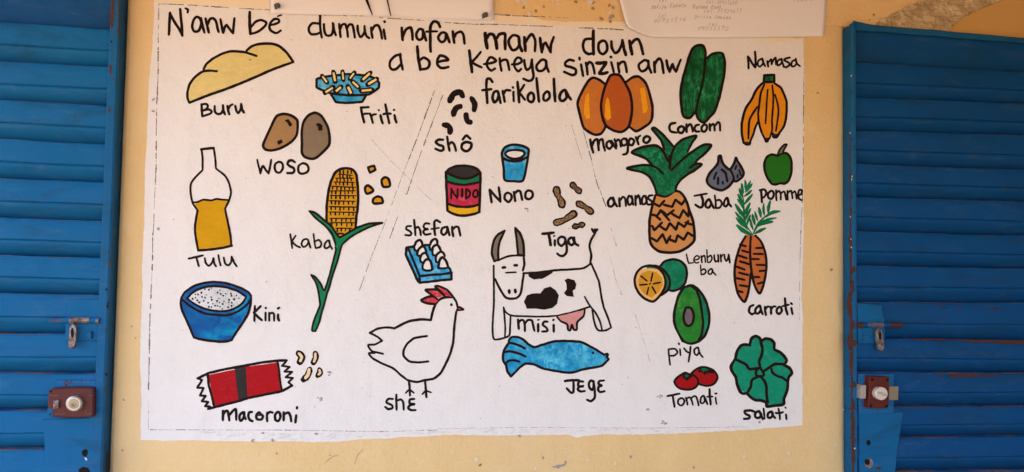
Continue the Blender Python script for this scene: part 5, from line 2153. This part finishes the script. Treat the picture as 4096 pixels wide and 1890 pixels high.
FONT = {
    '0': '3,0 1,3 1,7 4,10 7,7 7,3 4,0 3,0', '1': '2,3 5,0 5,10', '2': '1,2 4,0 7,2 5,6 1,10 8,9', '3': '1,0 6,1 3,4 7,7 3,10 1,9', '4': '2,0 1,5 7,5|6,1 6,10',
    '5': '7,0 2,0 2,4 6,5 6,9 1,10', '6': '6,0 2,4 1,8 4,10 7,8 5,5 1,7', '7': '1,1 8,0 4,10|2,5 7,5', '9': '7,2 4,0 1,3 4,5 7,2 6,7 3,10',
    'K': '1,0 1,10|7,0 1,6 7,10', 'C': '6,1 3,0 1,5 2,9 6,9', 'B': '1,0 1,10 6,8 5,5 1,5 5,3 5,0 1,0', 'D': '1,2 1,10 6,9 7,5 3,1', 'S': '6,0 2,2 6,6 5,9 1,9',
    'a': '6,5 3,4 1,7 3,10 6,8 6,4 7,10', 'b': '1,0 1,10 5,9 5,6 1,6', 'c': '6,5 3,4 1,7 3,10 6,9', 'e': '1,7 6,7 5,4 2,5 1,8 3,10 6,9', 'f': '6,0 3,2 3,12|1,5 6,5',
    'g': '6,5 3,4 1,7 3,9 6,7 6,4 6,11 2,13', 'i': '3,4 3,10|3,1 4,1', 'l': '3,0 3,9 5,10', 'm': '1,10 1,4 4,5 4,10 4,5 7,4 8,10', 'n': '1,4 1,10 2,5 5,4 6,10',
    'o': '4,4 1,6 2,10 6,9 6,5 4,4', 'r': '1,4 2,10 2,6 5,4', 's': '5,4 2,5 5,8 1,10', 't': '3,1 3,9 5,10|1,4 6,4', 'u': '1,4 1,9 4,10 6,4 7,10', ':': '3,4 3,5|3,8 3,9', '.': '2,9 3,9', ' ': ''}


def right_paper():
    left = [(-300, 2440), (0, 2478), (19, 2484), (60, 2494), (102, 2506), (121, 2518), (140, 2542), (148, 2575)]

    def prof(u):
        # lower edge of the sheet: curls up at its left corner
        return lerp(148, 145.5, u) + 4 * math.sin(u * 3.0)

    def f(u, v):
        yt = lerp(-330, -300, u)
        yb = prof(u) - 40 * max(0, 1 - u / 0.10) ** 2
        y = lerp(yt, yb, v)
        xl = 2478 + (y * 0.27 if y < 95 else 25.6 + (y - 95) * 0.75)
        xr = 3307 - max(0, y) * 0.07
        off = 0.003 + 0.016 * max(0, v - 0.35) ** 1.6 * (1.15 - 0.75 * u) + 0.004 * math.exp(-(u / 0.06) ** 2) * v + 0.0015 * math.sin(u * 9 + v * 3) * v
        return lerp(xl, xr, u), y, off
    p = sheet('paper_sheet', f, 'large curling white sheet with faint pencil handwriting above the cucumbers', 60, 40)

    def on_sheet(px, py, off):
        u = min(1, max(0, (px - 2490) / 815))
        y0, y1 = lerp(-330, -300, u), prof(u)
        v = min(1, max(0, (py - y0) / (y1 - y0)))
        return at(px, py, f(u, v)[2] + 0.0006)
    mb = MB()
    s = 0.3727

    jr = random.Random(9)

    def write(txt, x, y, w, hgt, sl_=0.0, lw=1.5, mat='writing'):
        cw = w / len(txt)
        for i, ch in enumerate(txt):
            jy, js = jr.uniform(-.10, .10) * hgt, jr.uniform(.8, 1.12)
            for st in FONT.get(ch, '').split('|'):
                if not st:
                    continue
                pts = []
                for a in st.split():
                    gx, gy = map(float, a.split(','))
                    pts.append(Vector((2440 + (x + i * cw + gx / 8.5 * cw * .86 + (10 - gy) / 10 * hgt * .3) * s, (y + jy + sl_ * i * cw + (10 - (10 - gy) * js) / 10 * hgt) * s)))
                for a, b in zip(pts, pts[1:]):
                    ribbon(mb, [a, a.lerp(b, .5), b], lw * .85, 0, mat, proj=on_sheet, ragged=.1)
    write('Cel', 525, -10, 90, 36)
    write('Kalifa', 445, 48, 160, 48, 0, 1.9)
    write('Konate', 640, 40, 180, 44, -0.04, 1.6)
    write('Cel', 515, 145, 95, 50)
    write('70951516', 455, 205, 365, 44, -0.06, 1.5)
    write('Cel:73431640', 1030, 0, 335, 40, 0.05, 1.4)
    write('Bafame Kone', 885, 52, 310, 44, 0.0, 1.7)
    write('cel 71721611', 1005, 98, 410, 42, 0, 1.4)
    write('Drissa Sanogo', 905, 155, 395, 42, 0.02, 1.6)
    write('cel', 1055, 235, 105, 44)
    write('79035592', 930, 285, 345, 42, 0, 1.5)
    write('79304', 1955, -28, 210, 44, 0, 1.4)
    k = 0
    q = [(2484, 19), (2490, 45), (2499, 75), (2506, 102)]
    ribbon(mb, catmull([Vector(a) for a in q], False, 3), 4, 0, 'black', proj=lambda x, y, o: on_sheet(x + 3, y, o), ragged=.5)
    mb.build('handwriting', p)['kind'] = 'stuff'


right_paper()
left_paper()
